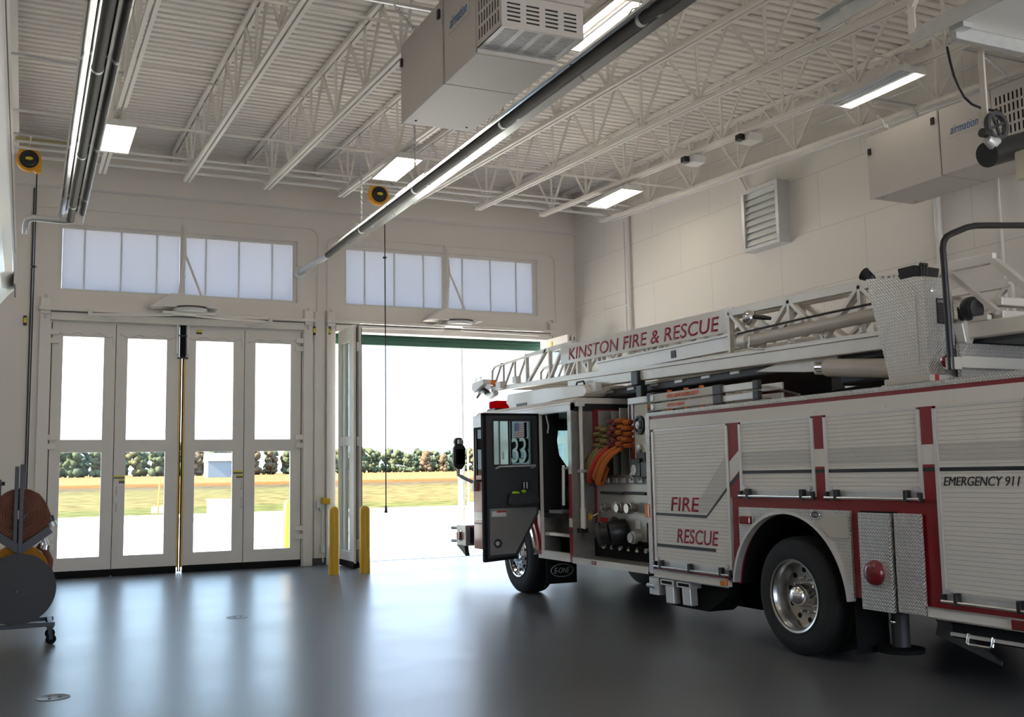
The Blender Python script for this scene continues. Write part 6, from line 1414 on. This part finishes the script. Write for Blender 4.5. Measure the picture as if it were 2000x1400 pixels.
sub(MB().box(7.25, 8.1, 6.4, 7.9, 2.50, 2.72), 'turntable_beam', M['blackplastic'], bevel=0.03)
# spotlight clipped to the truss
sl = sub(MB().lathe([(0.09, 0.001), (0.085, 0.04), (0.05, 0.075), (0.0, 0.085), (-0.005, 0.07), (0.01, 0.001)], (6.98, 8.93, 3.31), 'y', 24, -1), 'spotlight', M['chrome'], label='chrome spotlight on the ladder')
sub(MB().tube([(6.98, 8.85, 3.31), (7.02, 8.74, 3.29), (7.05, 8.66, 3.27)], [0.022, 0.028, 0.018], 10), 'spotlight_mount', M['blackplastic'])
# tip: white floodlight, amber lamp, nozzle
sub(MB().prism([(16.62, 3.16), (16.58, 3.27), (16.12, 3.30), (16.08, 3.22), (16.50, 3.10)], 'x', 6.98, 7.22), 'tip_floodlight', M['lampwhite'], bevel=0.01)
sub(MB().tube([(7.02, 16.50, 3.28), (7.02, 16.48, 3.34), (7.02, 16.28, 3.35), (7.02, 16.26, 3.29)], 0.010, 6), 'tip_handle', M['lampwhite'])
sub(MB().box(7.06, 7.14, 15.90, 15.99, 3.18, 3.27), 'tip_lamp', M['amberlens'], bevel=0.015, label='amber lamp at the ladder tip')
sub(MB().box(7.05, 7.15, 15.55, 15.75, 3.10, 3.22), 'tip_box', M['lampwhite'], bevel=0.01)
sub(MB().box(7.05, 7.15, 14.95, 15.10, 3.14, 3.25), 'tip_box', M['lampwhite'], bevel=0.01)
sub(MB().tube([(7.06, 16.55, 3.02), (7.06, 16.40, 3.10), (7.06, 16.25, 3.12), (7.06, 16.10, 3.06)], [0.02, 0.03, 0.05, 0.055], 12), 'tip_nozzle', M['greysteel'])
sub(MB().tube([(7.06, 16.10, 3.02), (7.06, 15.95, 3.0), (7.06, 15.75, 3.04)], [0.05, 0.06, 0.05], 12), 'tip_valve', M['galv'])
# black clamp hanging under the bed near the control board
sub(MB().box(6.94, 7.06, 11.15, 11.30, 2.78, 2.96), 'travel_lock', M['blackplastic'], bevel=0.01)
sub(MB().box(6.96, 7.06, 11.10, 11.22, 2.60, 2.78), 'travel_lock', M['blackplastic'], bevel=0.01)
# ---- turntable console with its tread-plate sides
cons = [(6.19, 2.435), (6.625, 2.435), (6.83, 3.335), (6.19, 3.245)]
cn = part(MB().prism(cons, 'x', 6.62, 6.93), 'turntable_console', M['diamond'])
MB().prism([(6.30, 2.52), (6.60, 2.52), (6.63, 2.54), (6.70, 3.20), (6.32, 3.17), (6.28, 3.12), (6.28, 2.56)], 'x', 6.614, 6.62).build('console_door', M['diamond'], cn)
MB().lathe([(0, 0.022), (0.008, 0.022), (0.012, 0.012), (0.012, 0.001)], (6.71, 6.19, 3.135), 'y', 16, -1).build('console_lock', M['chrome'], cn)
MB().box(6.745, 6.89, 6.182, 6.19, 2.86, 3.07).build('data_plate', M['blackplastic'], cn)
text('E-ONE', (6.755, 6.1815, 3.035), (1, 0, 0), UV, 0.07, 0.022, M['galv'], 'lettering', cn, shear=0.2, thick=0.001)
for k in range(7): MB().box(6.755, 6.88, 6.1805, 6.1825, 2.88 + k * 0.02, 2.886 + k * 0.02).build('plate_line', M['greysteel'], cn)
MB().lathe([(0, 0.062), (0.012, 0.062), (0.014, 0.05), (0.004, 0.05), (0.004, 0.001)], (6.80, 6.19, 2.545), 'y', 24, -1).build('marker_bezel', M['chrome'], cn)
MB().lathe([(0, 0.001), (0.0, 0.05), (0.008, 0.045), (0.01, 0.001)], (6.80, 6.184, 2.545), 'y', 24, -1).build('marker_lens', M['redlens'], cn)
for x in (6.655, 6.685, 6.715):
    MB().tube([(x, 6.24, 3.25), (x, 6.24, 3.345)], 0.006, 6).build('lever', M['blackplastic'], cn)
    MB().ball((x, 6.24, 3.355), 0.017, 10).build('lever_knob', M['blackplastic'], cn)
MB().prism([(6.62, 3.26), (6.86, 3.26), (6.88, 3.34), (6.60, 3.35)], 'y', 6.26, 6.44).build('control_tray', M['blackplastic'], cn)
MB().tube([(6.66, 6.80, 3.34), (6.64, 6.87, 3.39)], [0.035, 0.06], 18, caps=False).build('console_lamp', M['blackplastic'], cn)
MB().tube([(6.67, 6.78, 3.32), (6.66, 6.80, 3.345)], [0.02, 0.035], 16).build('lamp_back', M['blackplastic'], cn)
for k, y in enumerate((6.68, 6.62, 6.55, 6.50)):
    MB().box(6.64, 6.74, y - 0.02, y + 0.02, 3.27, 3.335 - 0.008 * k).build('gauge_block', M['galv' if k % 2 else 'stainless'], cn, bevel=0.004)
MB().box(6.60, 7.3, 6.17, 6.66, 2.385, 2.435).build('console_base', M['beige'], cn)
MB().box(6.66, 6.70, 6.165, 6.172, 2.385, 2.44).build('base_tag', M['sticker_red'], cn)
# handrail hoop
hr = [(6.68, 6.02, 2.46), (6.675, 6.02, 3.30), (6.67, 6.02, 3.44), (6.685, 6.02, 3.50), (6.72, 6.02, 3.545), (6.78, 6.02, 3.575), (6.95, 6.02, 3.64), (7.05, 6.02, 3.665), (7.2, 6.02, 3.68), (7.9, 6.02, 3.74)]
part(MB().tube(hr, 0.026, 14), 'handrail', M['blackplastic'])
part(MB().box(6.66, 6.78, 6.0, 6.06, 2.465, 2.565), 'rail_socket', M['beige'], bevel=0.005)
part(MB().box(6.78, 8.2, 6.0, 6.04, 2.480, 2.575), 'platform_rail', M['beige'], bevel=0.004)
part(MB().box(6.86, 8.3, 6.08, 6.12, 2.38, 2.69), 'platform_plate', M['diamond'])
part(MB().box(6.8, 8.6, 5.0, 6.9, 2.345, 2.41), 'turntable_deck', M['diamondtop'])
# machinery at the ladder foot
part(MB().lathe([(0, 0.001), (0, 0.095), (0.02, 0.105), (0.06, 0.105), (0.08, 0.095), (0.08, 0.001)], (7.02, 6.12, 2.975), 'y', 28, -1), 'cable_reel', M['blackplastic'])
part(MB().lathe([(0, 0.001), (0, 0.075), (0.01, 0.075), (0.012, 0.001)], (7.02, 6.038, 2.975), 'y', 24, -1), 'reel_face', M['greysteel'])
part(MB().prism([(6.95, 2.70), (6.92, 2.86), (6.99, 2.90), (7.08, 2.88), (7.08, 2.78), (7.03, 2.69)], 'y', 6.10, 6.20), 'gear_housing', M['alubrush'], bevel=0.01)
part(MB().tube([(7.06, 6.12, 2.80), (7.24, 6.0, 2.86)], [0.05, 0.055], 18), 'drive_drum', M['beige'])
part(MB().tube([(7.22, 6.02, 2.855), (7.27, 5.98, 2.872)], [0.075, 0.075], 20), 'drum_band', M['greysteel'])
part(MB().box(7.10, 7.75, 5.85, 5.95, 2.86, 2.94), 'cross_beam', M['ladder'], bevel=0.008)
part(MB().box(7.10, 7.75, 5.85, 5.95, 2.98, 3.05), 'cross_beam', M['ladder'], bevel=0.008)
part(MB().box(6.93, 6.97, 6.22, 6.4, 2.45, 3.05), 'hose_guard', M['blackplastic'])
for k in range(5): part(MB().tube([(6.95, 6.16, 3.0 - k * 0.02), (6.975 + k * 0.006, 6.12, 2.85), (6.96, 6.15, 2.60)], 0.008, 6), 'hydraulic_line', M['blackplastic'])
# red hose bed flaps on the far side, black covers
part(MB().prism([(12.1, 2.78), (10.8, 2.835), (9.7, 2.56), (9.7, 2.34), (12.1, 2.34)], 'x', 8.28, 8.31), 'hose_bed_side', M['red'])
part(MB().bar((8.27, 12.1, 2.79), (8.27, 10.8, 2.845), 0.03, 0.02), 'bed_edge', M['white'])
part(MB().bar((8.27, 10.8, 2.845), (8.27, 9.7, 2.57), 0.03, 0.02), 'bed_edge', M['white'])
part(MB().box(8.5, 8.7, 9.4, 10.9, 2.34, 2.80), 'bed_cover', M['blackplastic'])
part(MB().prism([(9.4, 2.36), (9.1, 2.56), (8.0, 2.62), (7.2, 2.40), (7.2, 2.36)], 'x', 8.2, 8.7), 'bed_cover', M['charcoal'])

# ================================================================== things carried by the engine
fl_ = thing('folding_ladder', 'pale folded ladder with orange lettering lying on top of the fire engine', 'ladder', (6.62, 9.6, 2.364))
for k, (z0, z1) in enumerate(((2.395, 2.485), (2.495, 2.59))):
    MB().box(6.60, 6.645, 9.05, 10.34, z0, z1).build('ladder_rail', M['beige'], fl_, bevel=0.012)
    MB().box(6.95, 6.995, 9.05, 10.34, z0, z1).build('ladder_rail', M['beige'], fl_, bevel=0.012)
    MB().box(6.61, 6.65, 8.42, 9.1, z0 + 0.01, z1 - 0.01).build('inner_rail', M['alubrush'], fl_, bevel=0.008)
    MB().box(6.955, 6.99, 8.42, 9.1, z0 + 0.01, z1 - 0.01).build('inner_rail', M['alubrush'], fl_, bevel=0.008)
    for j in range(6):
        y = 8.6 + j * 0.3; MB().tube([(6.63, y, (z0 + z1) / 2), (6.97, y, (z0 + z1) / 2)], 0.018, 8).build('rung', M['alubrush'], fl_)
    MB().box(6.588, 6.66, 8.95, 9.10, z0 - 0.005, z1 + 0.005).build('hinge_block', M['greysteel'], fl_, bevel=0.01)
    MB().box(6.60, 6.66, 8.36, 8.44, z0, z1).build('end_cap', M['greysteel'], fl_, bevel=0.008)
    MB().cyl((6.585, 10.27, (z0 + z1) / 2), (6.60, 10.27, (z0 + z1) / 2), 0.03, 14).build('end_bolt', M['galv'], fl_)
text('LITTLE GIANT LADDER SYSTEM', (6.5995, 9.98, 2.522), SV, UV, 0.62, 0.045, M['orangetext'], 'lettering', fl_, shear=0.2, bold=0.0)
text('LITTLE GIANT', (6.5995, 9.98, 2.425), SV, UV, 0.36, 0.036, M['orangetext'], 'lettering', fl_, shear=0.2)
for y in (9.95, 9.62, 9.33):
    for z in (2.60, 2.385): MB().cyl((6.62, y, z - 0.012), (6.62, y, z + 0.012), 0.028, 12).build('lock_knob', M['orangebright'], fl_)
cl = thing('ladder_bracket', 'dark bracket box holding the folded ladder at its front end', 'bracket', (6.7, 10.42, 2.364))
MB().box(6.66, 7.0, 10.36, 10.50, 2.364, 2.62).build('bracket_box', M['greysteel'], cl, bevel=0.006)
MB().ball((6.65, 10.43, 2.45), 0.03).build('reflector', M['orangebright'], cl)
# cross-lay hoses: folds lying in the bed and loops hanging over the panel
def hose(name, label, m, m2, y0, y1, zs, loop):
    t = thing(name, label, 'fire hose', (PX - 0.02, (y0 + y1) / 2, 1.66), 'cross lay hoses')
    ym = (y0 + y1) / 2; h = (y1 - y0) / 2
    for side, yc in ((0, y0 + h * 0.5), (1, y0 + h * 1.5)):
        for k in range(zs):
            z = 2.02 + k * 0.072 + side * 0.026; x = PX - 0.07 - 0.03 * ((k + side) % 2)
            p = [(PX + 0.9, z + 0.022), (x + 0.02, z + 0.030), (x, z), (x + 0.02, z - 0.030), (PX + 0.9, z - 0.022)]
            MB().prism([(a, b) for a, b in p], 'y', yc - h * 0.46, yc + h * 0.46).build('hose_fold', m2, t, bevel=0.010)
    for pts, w_ in loop:
        MB_ = MB(); n = len(pts); vs = []
        for i, (x, y, z) in enumerate(pts):
            a = Vector(pts[max(i - 1, 0)]); b = Vector(pts[min(i + 1, n - 1)]); d = (b - a).normalized(); e = Vector((0, 1, 0)); e = (e - d * e.dot(d)).normalized(); f = d.cross(e)
            for q in range(12):
                u = 2 * PI * q / 12; vs.append(Vector((x, y, z)) + e * (w_ * math.cos(u)) + f * (0.022 * math.sin(u)))
        fs = [(i * 12 + q, i * 12 + (q + 1) % 12, i * 12 + 12 + (q + 1) % 12, i * 12 + 12 + q) for i in range(n - 1) for q in range(12)]
        fs += [tuple(range(12))[::-1], tuple(range((n - 1) * 12, n * 12))]
        MB_.add(vs, fs, True).build('hanging_loop', m, t)
    return t
def droop(y, dy, zt, zl, dx):
    """a fold that comes out of the bed, hangs down and turns back"""
    out = []
    for i in range(15):
        s = i / 14; a = PI * s
        out.append((PX - 0.03 - dx * (0.35 + 0.65 * math.sin(min(s * 1.25, 1) * PI / 2)), y + dy * s, zt - (zt - zl) * s ** 1.25 + 0.03 * math.sin(a)))
    x0, y0, z0 = out[-1]
    for i in range(1, 7):
        a = PI * i / 6; out.append((x0 + 0.035 - 0.035 * math.cos(a), y0 + 0.01 * i / 6, z0 - 0.035 * math.sin(a)))
    x1, y1, z1 = out[-1]
    out.append((x1 + 0.01, y1 - dy * 0.3, z1 + (zt - zl) * 0.45))
    return out
hose('fire_hose', 'tan fire hose leftmost of the three bundles beside the pump panel', M['hose_tan'], M['hose_tan'], 11.53, 11.875, 4, [(droop(11.74, 0.24, 2.00, 1.66, 0.12), 0.052), (droop(11.63, 0.22, 1.99, 1.61, 0.15), 0.048)])
hose('fire_hose', 'red and mauve fire hose middle of the three bundles beside the pump panel', M['hose_red'], M['hose_mauve'], 11.34, 11.515, 5, [(droop(11.47, 0.33, 2.00, 1.61, 0.17), 0.045), (droop(11.37, 0.30, 1.98, 1.63, 0.13), 0.040)])
hose('fire_hose', 'orange fire hose rightmost of the three bundles beside the pump panel', M['hose_orange'], M['hose_orange'], 11.03, 11.32, 5, [(droop(11.25, 0.38, 2.00, 1.64, 0.19), 0.050), (droop(11.13, 0.38, 1.98, 1.58, 0.21), 0.056)])
